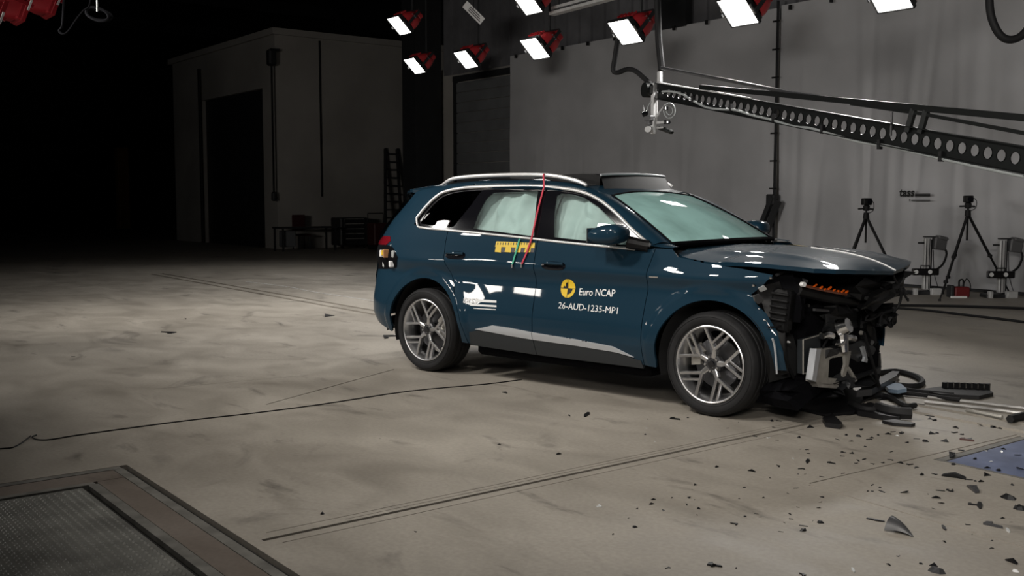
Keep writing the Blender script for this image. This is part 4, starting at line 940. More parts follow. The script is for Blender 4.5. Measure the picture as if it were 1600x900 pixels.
# ================================================================== CRANE ARM
jd = lambda px: 1 / (.0725 + (px - 1028) * 8.65e-5)
A0, A1 = atd(1022, 141, jd(1022)), atd(1600, 250, jd(1600)); AD = (A1 - A0).normalized(); A2 = A1 + AD * 2.8
jib = empty('camera_crane', 'long black perforated camera crane arm reaching in from the right above the bonnet', 'camera crane', (A2.x, A2.y, 0)); JO = Vector((A2.x, A2.y, 0))
HZ = Vector((0, 0, 1)); SID = AD.cross(HZ).normalized(); UPJ = SID.cross(AD).normalized()
LJ = (A2 - A0).length; HB = .20
def web(off, name):
    b = MB(); pitch = .145; n = int(LJ / pitch)
    for k in range(n):
        o = A0 - JO + AD * (.1 + k * pitch) + SID * off; P = []; m_ = 16; r = .049 if k > 1 else .03
        for t in range(m_):
            a = 2 * PI * t / m_; c, s = math.cos(a), math.sin(a); q = max(abs(c), abs(s)); P.append(o + AD * (c / q * pitch / 2) + UPJ * (s / q * HB / 2))
        for t in range(m_):
            a = 2 * PI * t / m_; P.append(o + AD * r * math.cos(a) + UPJ * r * math.sin(a))
        for t in range(m_):
            a = 2 * PI * t / m_; P.append(o + AD * r * math.cos(a) + UPJ * r * math.sin(a) + SID * (.012 if off < 0 else -.012))
        b.add(P, [(t, (t + 1) % m_, m_ + (t + 1) % m_, m_ + t) for t in range(m_)] + [(m_ + t, m_ + (t + 1) % m_, 2 * m_ + (t + 1) % m_, 2 * m_ + t) for t in range(m_)])
    return b.build(name, 'jib', jib)
web(-.02, 'perforated_web')
b = MB()
for s in (-1, 1): b.bar(A0 - JO + UPJ * s * .102, A2 - JO + UPJ * s * .102, .06, .008)
b.build('flange', 'jib', jib)
b = MB(); b.bar(A0 - JO + UPJ * .11 + AD * .1, A0 - JO + UPJ * .112 + AD * 2.3, .06, .012); b.build('top_strip', 'profile', jib)
jp = lambda px, py: atd(px, py, jd(px)) - JO
b = MB(); b.tube([jp(1033, 106), jp(1130, 124), jp(1240, 146), jp(1330, 158)], .022, 8, smooth=1); b.build('tie_rod', 'shardgrey', jib, True)
b = MB(); b.bar(jp(1095, 136), jp(1600, 184), .05, .055); b.bar(jp(1600, 184), jp(1600, 184) + AD * 2.6 + UPJ * .12, .05, .055); b.build('upper_bar', 'jib', jib)
b = MB(); b.bar(jp(1330, 162), jp(1442, 178), .03, .03); b.bar(jp(1442, 178), jp(1600, 208), .03, .03); b.bar(jp(1600, 208), jp(1600, 208) + AD * 2.0, .03, .03); b.build('lower_bar', 'jib', jib)
for a in ((1428, 170, 1418, 206), (1448, 172, 1438, 208)):
    b = MB(); b.bar(jp(a[0], a[1]), jp(a[2], a[3]), .05, .045, (1, 0, 0)); b.build('bracket_arm', 'jib', jib)
b = MB(); b.bar(jp(1394, 175), jp(1392, 212), .015, .015, (1, 0, 0)); b.build('stay', 'shardgrey', jib)
b = MB(); b.tube([jp(*q) for q in [(1035, 143), (1050, 143), (1068, 148), (1082, 157), (1105, 168), (1130, 171), (1150, 172), (1175, 180), (1205, 187), (1242, 198), (1265, 200), (1300, 210), (1345, 222), (1385, 228), (1450, 243), (1520, 259), (1600, 276)]], .014, 8); b.build('control_cable', 'cable_grey', jib, True)
for q in ((1083, 158), (1142, 171), (1209, 187), (1285, 205), (1374, 229), (1470, 248)):
    b = MB(); p = jp(*q); b.box(p + UPJ * .02, (.03, .05, .09)); b.build('cable_clamp', 'cable', jib)
b = MB(); b.bar(jp(1031, 112), jp(1031, 128), .05, .05, (1, 0, 0)); b.build('tip_post', 'profile', jib)
b = MB(); t0 = jp(1019, 141); b.cyl(t0 - SID * .1, t0 + SID * .12, .10, n=16); b.box(t0 + AD * .02, (.16, .2, .16), None, .03); b.build('tip_head', 'jib', jib, True)
b = MB(); b.bar(jp(1002, 142), jp(1015, 135), .02, .02); b.build('release_lever', 'cable', jib)
# pedestal outside the frame
b = MB(); P2 = A2 - JO; b.cyl((0, 0, 0), (0, 0, P2.z), .09, n=14)
for k in range(3):
    a = 2 * PI * k / 3 + .4; b.bar((0, 0, .5), (.8 * math.cos(a), .8 * math.sin(a), .03), .06, .06); b.bar((0, 0, .08), (.8 * math.cos(a), .8 * math.sin(a), .04), .05, .05)
b.build('pedestal', 'jib', jib)

# camera head hanging under the crane tip
hd0 = atd(1022, 132, 13.85); ch = empty('crane_camera_head', 'aluminium camera head with lens ring hanging under the crane tip', 'camera', hd0)
hp = lambda px, py, dd=13.85: atd(px, py, dd) - hd0
b = MB(); b.bar(hp(1022, 130), hp(1021, 209), .055, .055, (1, 0, 0)); b.bar(hp(1026, 140), hp(1026, 190), .02, .02, (1, 0, 0)); b.build('mast', 'profile', ch)
b = MB(); c_ = hp(1046, 173); ring = [c_ + CR * .075 * math.cos(t) + CUP * .1 * math.sin(t) for t in np.linspace(0, 2 * PI, 18, endpoint=False)]; b.tube(ring, .008, 6, True); b.tube([c_ + (q - c_) * .55 for q in ring], .006, 6, True); b.build('cable_loop', 'cable_grey', ch, True)
b = MB(); b.cyl(hp(1004, 179), hp(1012, 176), .035, .03, 12); b.cyl(hp(1006, 165), hp(1008, 178), .012, n=8); b.build('camera', 'gloss_black', ch, True)
b = MB(); b.cyl(hp(1012, 202, 13.7), hp(1013, 202, 13.9), .04, n=16); b.build('roller', 'profile', ch, True)
b = MB(); b.box(hp(1015, 185), (.12, .1, .07), None, .01); b.box(hp(1015, 192), (.08, .1, .06), None, .01); b.build('clamp_block', 'greybox', ch)
b = MB(); b.bar(hp(1025, 192), hp(1037, 191), .03, .03); b.bar(hp(1025, 200), hp(1036, 199), .03, .02); b.bar(hp(1024, 186), hp(1030, 176), .02, .02); b.bar(hp(1026, 180), hp(1040, 163), .015, .015); b.build('side_arm', 'profile', ch)
b = MB(); b.box(hp(1042, 191), (.09, .07, .05), None, .012); b.box(hp(1040, 169), (.06, .06, .06), None, .01); b.build('sensor', 'gloss_black', ch)
b = MB(); b.box(hp(1040, 203), (.26, .08, .05), Matrix.Rotation(.3, 3, 'Y'), .015); b.build('flag', 'jib', ch)
b = MB(); b.tube([hp(1018, 158), hp(1012, 168), hp(1013, 180), hp(1019, 188)], .008, 6); b.build('lead', 'cable_grey', ch, True)

D = jd(1020)
cyl_thing('crane_hose', 'thick black hose bending from floodlight down to the crane tip, with elbow', 'hose', [atd(965, 62, D), atd(961, 90, D), atd(958.5, 110, D), atd(966, 113, D), atd(980, 108, D), atd(993, 111, D), atd(1005, 121, D), atd(1016, 131, D)], .035, 'cable')
cyl_thing('crane_hose', 'straight black hose hanging down to the top of the crane tip', 'hose', [atd(1026, -30, D), atd(1028, 20, D), atd(1029, 60, D), atd(1033, 100, D), atd(1033, 110, D)], .045, 'cable')
cyl_thing('hanging_hose', 'fat black hose looping down at the top right corner', 'hose', [atd(1547, -60, 9), atd(1546, 0, 9), atd(1550, 30, 9), atd(1563, 55, 9), atd(1581, 62, 9), atd(1602, 50, 9), atd(1625, 10, 9), atd(1630, -60, 9)], .034, 'cable', n=12)
cyl_thing('hanging_cable', 'thin grey cable dropping in a V beside the red floodlights', 'cable', [atd(101, -20, 9), atd(99, 10, 9), atd(97, 40, 9), atd(92, 48, 9), atd(99, 53, 9), atd(107, 48, 9), atd(118, 32, 9), atd(130, 17, 9), atd(140, 8, 9), atd(142, -20, 9)], .009, 'void', n=6)
cl = empty('cable_coil', 'dim coil of cable hanging at top left', 'cable', atd(152, 22, 9.2))
b = MB()
for k in range(3):
    b.tube([CR * (.09 + .008 * k) * math.cos(t) + CUP * (.06 - .006 * k) * math.sin(t) - CR * .04 * math.sin(t) + CF * .02 * k for t in np.linspace(0, 2 * PI, 16, endpoint=False)], .012, 6, True)
b.build('loops', 'void', cl, True); b = MB(); b.tube([(0, 0, .02), (0.01, 0, .3), (0, 0, .6)], .008, 6); b.build('hanging_line', 'cable_grey', cl, True)

# ================================================================== TRIPODS
def tripod(label, head, feet, yaw):
    base = (feet[0] + feet[1] + feet[2]) / 3; t = empty('camera_tripod', label, 'tripod', (base.x, base.y, 0), 0, 'camera tripods before the tarpaulin'); O_ = Vector((base.x, base.y, 0))
    h = head - O_; hub = h + Vector((0, 0, -.2))
    for f in feet:
        f = f - O_; d = (f - hub); b = MB(); b.tube([hub + d * .02, hub + d * .5], .022, 8, smooth=1); b.tube([hub + d * .45, hub + d * .78], .017, 8, smooth=1); b.tube([hub + d * .75, f + Vector((0, 0, .012))], .012, 8, smooth=1)
        lg = b.build('leg', 'cable', t, True)
        for k in (.5, .78):
            b = MB(); b.box(hub + d * k, (.06, .06, .05), None, .01); b.build('leg_clamp', 'cable', lg)
        b = MB(); b.cyl(f, f + Vector((0, 0, .03)), .022, n=8); b.build('foot', 'rubber', lg)
    b = MB(); b.cyl(hub + Vector((0, 0, -.42)), hub + Vector((0, 0, .1)), .016, n=10); b.build('centre_column', 'cable', t, True)
    b = MB(); b.cyl(hub + Vector((0, 0, -.04)), hub + Vector((0, 0, .06)), .05, .04, 12); b.build('shoulder', 'cable', t, True)
    b = MB(); b.box(hub + Vector((0, 0, .13)), (.09, .08, .09), None, .015); b.bar(hub + Vector((0, 0, .12)), hub + Vector((-.08, -.1, .115)), .04, .025); b.bar(hub + Vector((.02, 0, .12)), hub + Vector((.09, .05, .11)), .04, .03); b.build('pan_head', 'cable', t)
    Rz = Matrix.Rotation(yaw, 3, 'Z'); c = h + Vector((0, 0, .03))
    cm = MB(); cm.box(c, (.13, .16, .11), Rz, .012); co = cm.build('camera', 'black', t)
    b = MB(); b.cyl(c + Rz @ Vector((0, -.08, 0)), c + Rz @ Vector((0, -.17, 0)), .035, .042, 14); b.build('lens', 'gloss_black', co, True)
    b = MB(); b.tube([c + Rz @ Vector((.06, .06, .03)), c + Rz @ Vector((.13, .06, -.02)), c + Rz @ Vector((.12, .04, -.14)), c + Rz @ Vector((.04, .02, -.19)), hub + Vector((.01, .02, -.02))], .006, 6); b.build('lead', 'cable', co, True)
    return t
f0 = atz(1418, 469); hd_ = atd(1354, 318, (f0 - C0).dot(CFP) + .1)
tripod('left camera tripod, its feet hidden behind the bonnet', hd_, [f0, atz(1302, 470), atz(1309, 463)], .9)
f0 = atz(1468, 470.5); hd_ = atd(1513, 314, (f0 - C0).dot(CFP) + .15)
tripod('right camera tripod standing between the two aluminium barrier posts', hd_, [f0, atz(1580, 463), atz(1473, 459.5)], .7)

# ================================================================== BARRIER POSTS
def post(label, px, py, top_py):
    base = atz(px, py); dep = (base - C0).dot(CFP); k = dep / FPX; o = empty('sensor_post', label, 'sensor post', base, 0, 'aluminium sensor posts'); o.rotation_euler = (0, 0, .92)  # local x runs right in the picture
    H = (py - top_py) * k
    b = MB(); b.box((0, 0, H / 2 + .04), (.10, .10, H - .08), None, .01)
    col = b.build('column', 'profile', o)
    for x in (-.025, .025):
        b = MB(); b.box((x, -.051, H / 2 + .04), (.012, .004, H - .1)); b.build('slot', 'shardgrey', col)
    b = MB(); b.box((.065, 0.02, H * .5), (.03, .08, H * .94)); b.build('cable_duct', 'darksteel', o)
    b = MB(); b.box((-.05, .05, .03), (.42, .26, .06), None, .01); b.build('base_plate', 'darksteel', o)
    for x in (-.21, .13):
        b = MB(); b.box((x, -.10, .055), (.17 if x > 0 else .06, .10, .11), None, .008); b.build('foot_block', 'profile', o)
    b = MB(); b.box((.21, .03, H - .09), (.2, .18, .22), Matrix.Rotation(.12, 3, 'Y'), .02); b.box((.24, -.0, H + .0), (.17, .2, .06), Matrix.Rotation(.25, 3, 'Y'), .02); b.build('hooded_box', 'greybox', o)
    b = MB(); b.box((.03, 0, H + .02), (.18, .1, .02), None, .006); b.box((-.1, 0, H - .08), (.1, .03, .03)); b.build('top_cap', 'darksteel', o)
    z = H * .41; b = MB(); b.box((-.05, -.09, z), (.43, .09, .115), None, .012); cb = b.build('twin_camera', 'gloss_black', o)
    for x in (-.22, .01):
        b = MB(); b.cyl((x, -.135, z), (x, -.145, z), .034, n=16); b.build('lens_cover', 'white', cb, True)
    b = MB(); b.tube([(-.13, -.09, z + .055), (-.13, -.09, z + .1), (.02, -.09, z + .1), (.02, -.09, z + .055)], .009, 6, smooth=1); b.build('handle', 'cable', cb)
    b = MB(); b.tube([(.29, .02, H - .16), (.33, .0, H - .26), (.26, -.03, z + .12), (.14, -.05, z + .03)], .018, 8); b.build('hose', 'cable', o, True)
    b = MB(); b.tube([(.13, .06, H - .2), (.15, .06, .4), (.2, .06, .2), (.26, .05, .03)], .006, 6); b.build('lead', 'cable', o, True)
    return o
post('left aluminium post with a black twin camera, at the tip of the bonnet', 1446, 460, 372)
post('right aluminium post with a black twin camera, near the right picture edge', 1563, 465, 375)
rc = atz(1500, 464.5); o = empty('tool_case', 'small red case with cable on top, by the tarpaulin foot between the posts', 'case', rc, .92)
b = MB(); b.box((0, 0, .09), (.24, .2, .17), None, .02); b.build('body', 'redbox', o)
b = MB(); b.box((-.16, 0, .1), (.05, .2, .2), None, .01); b.build('end_plate', 'darksteel', o)
b = MB(); b.tube([(-.02, 0, .17), (-.02, 0, .27), (.04, 0, .28), (.05, 0, .17)], .014, 6); b.tube([(.05, .02, .17), (.1, .02, .30), (.17, .03, .22), (.18, .03, .1)], .008, 6); b.build('carry_handle', 'cable', o, True)
b = MB(); b.box((-.08, -.14, .015), (.26, .03, .03), None, .004); b.build('white_bar', 'white', o)
for px, py in ((1460, 449), (1542, 455)):
    p = atz(px, py + 3); tag((lambda b_: (b_.box((0, 0, .03), (.12, .06, .06), None, .015), b_.build('sandbag', 'cable'))[1])(MB()), 'dark little weight on the tarpaulin hem, ' + ('left' if px < 1500 else 'right') + ' of the red case', 'weight').location = p

# cables on the floor
def floor_line(name, label, cat, pts, r, mt, z=None, group=None): return cyl_thing(name, label, cat, [atz(*q, (z if z is not None else r)) for q in pts], r, mt, group, 6)
floor_line('floor_cable', 'upper of two black cables lying across the floor behind the bonnet', 'cable', [(1395, 477), (1450, 477.5), (1520, 479), (1600, 482), (1680, 486)], .022, 'cable')
floor_line('floor_cable', 'lower of two black cables lying across the floor behind the bonnet', 'cable', [(1395, 481), (1440, 484), (1500, 491), (1560, 498), (1640, 508)], .018, 'cable')
floor_line('floor_cable', 'thin dark cord running over the bare floor from under the car to the left edge', 'cord', [(815, 593), (760, 600), (640, 611), (500, 632), (400, 645), (300, 656), (200, 669), (120, 680), (80, 686.5), (60, 687), (50, 683), (57, 679.5)], .0045, 'cable')
floor_line('floor_cable', 'short end of dark cord curling at the left edge', 'cord', [(48, 681), (35, 691), (20, 699), (0, 701), (-40, 706)], .0045, 'cable')
floor_line('floor_cable', 'pale thin line of cable beside the track slots behind the car', 'cable', [(384, 440), (450, 448), (485, 455), (584, 470), (640, 478)], .005, 'white')
floor_line('steel_rod', 'upper of two bright steel rods on the floor at right edge', 'rod', [(1450, 621), (1530, 630), (1640, 643)], .014, 'steel'); floor_line('steel_rod', 'lower of two bright steel rods on the floor at right edge', 'rod', [(1445, 628), (1530, 637.5), (1640, 652)], .014, 'steel')
floor_line('steel_tube', 'brownish tube lying beside the track slots at lower right', 'tube', [(1510, 641), (1540, 647), (1566, 652)], .014, 'castalu')

# ================================================================== DARK BACK CORNER
def back(px, py): return atx(px, py, CX + 1.0)
p = atz(552, 396); o = empty('tool_chest', 'dark tool chest with light drawer handles against the back wall', 'tool chest', (CX + .75, back(552, 380).y, 0)); 
b = MB(); b.box((0, 0, .55), (.7, 1.0, .9), None, .03); b.build('body', 'darksteel', o)
for k in range(5):
    b = MB(); b.box((.36, 0, .28 + k * .16), (.03, .74, .13), None, .01); d_ = b.build('drawer', 'darksteel', o); b = MB(); b.box((.385, 0, .32 + k * .16), (.02, .66, .02)); b.build('drawer_handle', 'castalu', d_)
for s in (-1, 1):
    for t in (-1, 1):
        b = MB(); b.cyl((t * .25, s * .4 - .03, .05), (t * .25, s * .4 + .03, .05), .05, n=10); b.build('castor', 'cable', o)
p = back(478, 380); o = empty('red_chair', 'dim red shell chair standing behind the low table', 'chair', (CX + .7, p.y, 0), 0)
b = MB(); b.box((0, 0, .46), (.45, .46, .05), None, .02); b.build('seat', 'dimred', o); b = MB(); b.box((-.2, 0, .85), (.05, .46, .5), None, .02); b.build('backrest', 'dimred', o)
for s in (-1, 1):
    for t in (-1, 1):
        b = MB(); b.cyl((s * .2, t * .2, 0), (s * .18, t * .18, .45), .015, n=8); b.build('leg', 'darksteel', o)
p = back(466, 380); o = empty('low_table', 'dark work table in front of the back building', 'table', (CX + 1.5, p.y, 0))
b = MB(); b.box((0, 0, .72), (.7, 1.9, .05), None, .01); b.build('tabletop', 'darksteel', o)
for s in (-1, 1):
    for t in (-1, 1):
        b = MB(); b.box((s * .3, t * .88, .35), (.05, .05, .7)); b.build('leg', 'darksteel', o)
b = MB(); b.box((-.1, -.5, .3), (.4, .4, .5), None, .03); tag(b.build('storage_box', 'wall_dark'), 'pale storage box under the dark work table', 'box').location = (CX + 1.6, p.y - .1, .08)
p = atx(592, 370, CX + 2.3); o = empty('trolley', 'dim red trolley beside the tool chest, half behind the car', 'trolley', (CX + 2.3, p.y, 0))
b = MB(); b.box((0, 0, .5), (.5, .6, .7), None, .03); b.build('body', 'dimred', o); b = MB(); b.tube([(-.2, -.28, .85), (-.2, -.28, 1.15), (-.2, .28, 1.15), (-.2, .28, .85)], .02, 6, smooth=1); b.build('handle', 'darksteel', o)
for s in (-1, 1):
    b = MB(); b.cyl((s * .2, -.25, .075), (s * .2, .25, .075), .075, n=10); b.build('wheel_pair', 'cable', o)
# ladder leaning on the wall
l0, l1 = atx(606, 232, CX + .12), atx(616, 392, CX + 1.0); wl = .55
o = empty('step_ladder', 'dark ladder leaning on the back building wall behind the car', 'ladder', (l1.x, l1.y, 0)); Lb = Vector((l1.x, l1.y, 0)); top = Vector((CX + .08, l0.y + .15, l0.z)) - Lb
for s in (-1, 1):
    b = MB(); b.bar((0, s * wl * .62, 0), top + Vector((0, s * wl * .42, 0)), .05, .12, (1, 0, 0)); b.build('rail', 'darksteel', o)
for k in range(12):
    t = (k + .6) / 12.3; c = top * t; b = MB(); b.bar(c + Vector((0, -wl * (.62 - .2 * t), 0)), c + Vector((0, wl * (.62 - .2 * t), 0)), .08, .05); b.build('rung', 'darksteel', o)
p = atx(660, 279, CX + .03); o = empty('alarm_box', 'tiny dull red alarm box on the back wall beside the dark column', 'alarm', (p.x, p.y, p.z)); b = MB(); b.box((0, 0, 0), (.06, .2, .24), None, .01); b.build('case', 'redbox', o); b = MB(); b.box((.03, 0, 0), (.02, .1, .1), None, .01); b.build('panel', 'tail', o)

# ================================================================== WRECKAGE ON THE FLOOR
def size_at(p): return (p - C0).dot(CFP) / FPX
def shard_mesh(i):
    r = random.Random(100 + i); kind = i % 5; b = MB(); J = lambda P: [(x * r.uniform(.82, 1.12), y * r.uniform(.7, 1.3)) for x, y in P]
    if kind == 0:   # sliver
        b.prism(J([(-.5, -.06), (.1, -.10), (.5, -.03), (.42, .05), (-.1, .10), (-.5, .04)]), .07)
    elif kind == 1:  # chunk
        P = [(.5 * math.cos(a) * r.uniform(.7, 1), .38 * math.sin(a) * r.uniform(.6, 1)) for a in np.linspace(0, 2 * PI, 7, endpoint=False)]; ox, oy = r.uniform(-.1, .1), r.uniform(-.08, .08); b.add([(x, y, 0) for x, y in P] + [(x * .6 + ox, y * .55 + oy, r.uniform(.14, .3)) for x, y in P], [tuple(range(6, -1, -1)), tuple(range(7, 14))] + [(k, (k + 1) % 7, 7 + (k + 1) % 7, 7 + k) for k in range(7)])
    elif kind == 2:  # bent strip
        P = [(-.5, -.12), (.0, -.16), (.5, -.1), (.46, .08), (0, .13), (-.46, .1)]; b.add([(x, y, .02 + .22 * (1 - (2 * x) ** 2)) for x, y in P] + [(x, y, .10 + .22 * (1 - (2 * x) ** 2)) for x, y in P], [tuple(range(5, -1, -1)), tuple(range(6, 12))] + [(k, (k + 1) % 6, 6 + (k + 1) % 6, 6 + k) for k in range(6)])
    elif kind == 3:  # angle piece
        b.prism(J([(-.5, -.2), (.5, -.15), (.45, .0), (-.2, .05), (-.3, .35), (-.5, .3)]), .12)
    else:            # triangular plate, tipped up
        P = [(-.5, -.3, 0), (.5, -.2, .0), (.0, .35, .25)]; b.add(P + [(x, y, z + .07) for x, y, z in P], [(2, 1, 0), (3, 4, 5), (0, 1, 4, 3), (1, 2, 5, 4), (2, 0, 3, 5)])
    return b
shard_src = {}
def shard(px, py, w, kind=None, mt='shard', label=None, name='plastic_shard', rot=None, group=True):
    p = atz(px, py); s = w * size_at(p); i = rng.randrange(15) if kind is None else kind; key = (i, mt)
    if key not in shard_src:
        o = shard_mesh(i).build('plastic_shard', mt); shard_src[key] = o.data; bpy.data.objects.remove(o)
    o = bpy.data.objects.new(name, shard_src[key]); COL.objects.link(o); o.location = p; o.rotation_euler = (0, 0, rng.uniform(0, 6.28) if rot is None else rot); zs = min(s, .09); o.scale = (s, s, zs)
    col = {'shard': 'black', 'shardgrey': 'grey', 'clear': 'clear', 'white': 'white'}.get(mt, 'dark')
    if label: tag(o, label, 'debris', 'larger broken pieces on the floor')
    else:
        size = 'tiny' if w < 6 else 'small' if w < 10 else 'finger-long'
        shape = ('sliver', 'chunk', 'bowed strip', 'angled scrap', 'three-cornered chip')[i % 5]
        if px > 1478 and py > 690 and py < 690 + (px - 1440) * .45 and px + py * 3.53 > 3990: reg = 'on the blue floor plate'
        elif py < 700 and px < 760: reg = 'on the open floor left of the car'
        elif py < 700 and px < 1290: reg = 'beside the front tyre'
        elif py < 700: reg = 'just in front of the wreckage heap'
        elif py > 840: reg = 'near the bottom edge of the picture'
        elif px > 1440: reg = 'below the blue floor plate'
        elif px > 1290: reg = 'between the wreckage heap and the grey triangular fragment'
        elif px < 1000: reg = 'on the bare floor at bottom centre'
        elif py < 770: reg = 'on the floor below the front tyre'
        else: reg = 'on the floor left of the grey triangular fragment'
        tag(o, '%s %s plastic %s %s' % (size, 'pale' if mt in ('clear', 'white') else 'black', shape, reg), 'debris', ('pale' if mt in ('clear', 'white') else 'black') + ' shards on the floor')
    return o
SM = [(890, 650, 6), (1075, 653, 4), (1008, 679, 5), (1012, 653 + 2, 3), (1154, 660, 4), (1180, 682, 7), (1206, 658, 8), (1217, 658, 7), (1248, 684, 6), (1266, 668, 10), (1214, 688, 4), (1260, 703, 4), (1263, 709, 5), (1209, 668, 7), (1124, 656, 4),
      (1120, 730, 8), (1174, 737, 11), (1216, 729, 8), (1252, 733, 9), (1247, 741, 4), (1258, 741, 4), (1203, 747, 4), (1163, 762, 6), (1086, 758, 6), (1082, 765, 3), (1050, 778, 4), (1077, 778, 6), (1085, 781, 4), (1021, 781, 7), (1018, 788, 8), (1036, 798, 6), (1073, 789, 6), (1092, 795, 8), (996, 795, 4), (1155, 779, 4), (1193, 778, 5), (1089, 805, 4), (1164, 807, 6), (1182, 803, 6), (1147, 819, 11), (982, 810, 4), (1188, 808, 5), (1246, 793, 5), (1234, 804, 6), (1236, 811, 6), (1225, 817, 4), (1256, 822, 12), (1255, 829, 13), (1220, 831, 7), (1270, 814, 5), (1280, 794, 7), (1282, 785, 5), (1231, 771, 6), (1244, 763, 8), (1285, 777, 7),
      (1043, 888, 8), (1116, 885, 12), (1150, 888, 5), (1253, 898, 12), (1388, 883, 8), (1404, 869, 6), (958, 835, 5), (649, 831, 5), (504, 803, 10), (594, 685, 3), (889, 649, 6), (780, 695, 5), (873, 710, 8), (790, 614, 9), (262, 520, 24), (512, 494, 18), (290, 499, 6), (114, 557, 6),
      (1309, 687, 9), (1322, 680, 7), (1330, 690, 7), (1341, 682, 9), (1346, 672, 8), (1358, 687, 8), (1362, 684, 8), (1372, 680, 6), (1388, 679, 9), (1395, 675, 9), (1407, 677, 8), (1410, 676, 8), (1432, 686, 9), (1455, 678, 10), (1464, 677, 7), (1477, 690, 11), (1492, 676, 9), (1503, 679, 7), (1516, 687, 9), (1531, 665, 10), (1552, 668, 11), (1562, 670, 7), (1493, 669, 9), (1453, 655, 7), (1460, 657, 10), (1249, 683, 6), (1261, 703, 5), (1318, 707, 8), (1331, 708, 9), (1352, 698, 5), (1393, 706, 8), (1418, 692, 6), (1316, 713, 6), (1338, 724, 6), (1341, 720, 10), (1350, 718, 12), (1363, 725, 6), (1380, 723, 7), (1391, 719, 7), (1407, 724, 9), (1422, 726, 9), (1431, 731, 8), (1440, 742, 10), (1459, 741, 8), (1317, 740, 8), (1363, 758, 10), (1356, 768, 5), (1363, 768, 5), (1377, 768, 13), (1415, 770, 14), (1284, 777, 8), (1470, 767, 12), (1481, 766, 8), (1487, 767, 11), (1463, 779, 12), (1471, 787, 9), (1459, 795, 7), (1450, 772, 6), (1484, 740, 7), (1514, 750, 11), (1524, 752, 7), (1533, 753, 9), (1541, 743, 12), (1543, 732, 9), (1560, 735, 10), (1582, 758, 8), (1490, 726, 9), (1523, 717, 8), (1568, 702, 7), (1590, 711, 11), (1592, 733, 12), (1540, 704, 7), (1502, 704, 8), (1567, 810, 6), (1580, 816, 5), (1512, 820, 7), (1519, 835, 5), (1550, 845, 5), (1549, 857, 7), (1475, 847, 7), (1251, 702, 3)]
for px, py, w in SM: shard(px, py, w * 1.15)
for px, py, w in [(1011, 669, 4), (1023, 690, 3), (1201, 684, 6), (1239, 717, 5), (936, 791, 12), (1402, 681, 5), (1565, 706, 7), (1549, 722, 6), (1541, 705, 6)]: shard(px, py, w * 1.1, None, 'clear')
BIG = [(917, 648, 36, 0, 'shard', 'long black strip alone on the floor in front of the sill', -.9), (1056, 655, 16, 3, 'shard', 'curled black scrap on the floor just left of the front tyre', .4), (1137, 669, 5, 0, 'shard', None, 1.2), (1262, 721, 28, 0, 'shard', 'long thin black sliver on the floor below the front wreckage', -1.0), (1300, 724, 13, 3, 'shard', None, .2),
       (1446, 690, 13, 1, 'shard', 'dark oval scrap on the floor right of the wreckage heap', .2), (1512, 688, 20, 3, 'rustred', 'rusty red brown scrap on the floor left of the blue plate', .3), (1488, 713, 32, 2, 'shard', 'black curved strip at the near left corner of the blue plate', -1.1), 
       (1491, 746, 36, 2, 'shard', 'large hooked black fragment near the blue plate', .3), (1521, 766, 38, 2, 'shardgrey', 'large curved fragment with a pale edge, right of the hooked piece', -.75), (1575, 778, 34, 6, 'shard', 'chunky black fragment near the right edge, on the far side of the thin stick', -.4), (1531, 790, 40, 0, 'shard', 'long thin black stick with a crossed scrap at lower right', -1.05), (1522, 789, 16, 3, 'shard', 'small crossed scrap lying against the thin black stick', .5),
       (1594, 796, 26, 11, 'shard', 'black lump cut by the right picture edge', .2), (1554, 822, 28, 3, 'shardgrey', 'dark grey fragment with a pale tail at the right edge', .1), (1575, 829, 24, 0, 'clear', 'pale curved tail piece beside the dark grey fragment at right', -.9), (1463, 893, 34, 6, 'shardgrey', 'grey chunk at the bottom edge of the picture', .1), (1459, 884, 13, 4, 'shard', 'black peaked scrap lying against the grey chunk at the bottom', .4), (1333, 891, 22, 0, 'clear', 'pale strip near the bottom edge, left of the grey chunk', -.8), (1581, 879, 22, 2, 'shard', 'black bent piece near the bottom right corner', -.3), (1587, 893, 13, 1, 'white', 'white scrap near the bottom right corner', 0),
       (1367, 813, 30, 0, 'shard', 'thin dark stick left of the large triangular fragment', .25), (1475, 825, 26, 0, 'shard', 'thin dark stick right of the large triangular fragment', -.85), (1282, 817, 14, 1, 'shard', 'square black scrap at lower right, left of the triangular fragment', .3), (1439, 881, 8, 1, 'shard', None, .2), (1375, 762, 6, 1, 'shard', None, 0), (1566, 810, 10, 0, 'shard', None, 1.2), (992, 824, 11, 1, 'shard', 'black knob shaped scrap alone on the floor at bottom centre', .8), (1118, 884, 22, 3, 'shard', 'black clip shaped scrap at the bottom edge', .5),
       (606, 527, 34, 3, 'shard', 'flat black scrap on the floor behind the rear tyre', -.5), (1284, 745, 9, 0, 'shard', None, .3)]
for px, py, w, k, mt, lab, rot in BIG: shard(px, py, w, k, mt, lab, 'broken_fragment' if lab else 'plastic_shard', rot)

T_, A_, B_ = atz(1428, 840), atz(1381, 830), atz(1404, 819)
def shell(u, v):
    v = v if v > 0 else 0; q = A_.lerp(B_, v) + Vector((0, 0, .065 * math.sin(PI * v) ** .8 * (1 - .25 * v))); p = q.lerp(T_, u); return p + Vector((0, 0, .003 + .012 * math.sin(PI * u)))
tf = grid('broken_fragment', 10, 12, shell, 'shardgrey'); tag(tf, 'large grey triangular fragment at lower right, arched like a shell', 'debris', 'larger broken pieces on the floor')
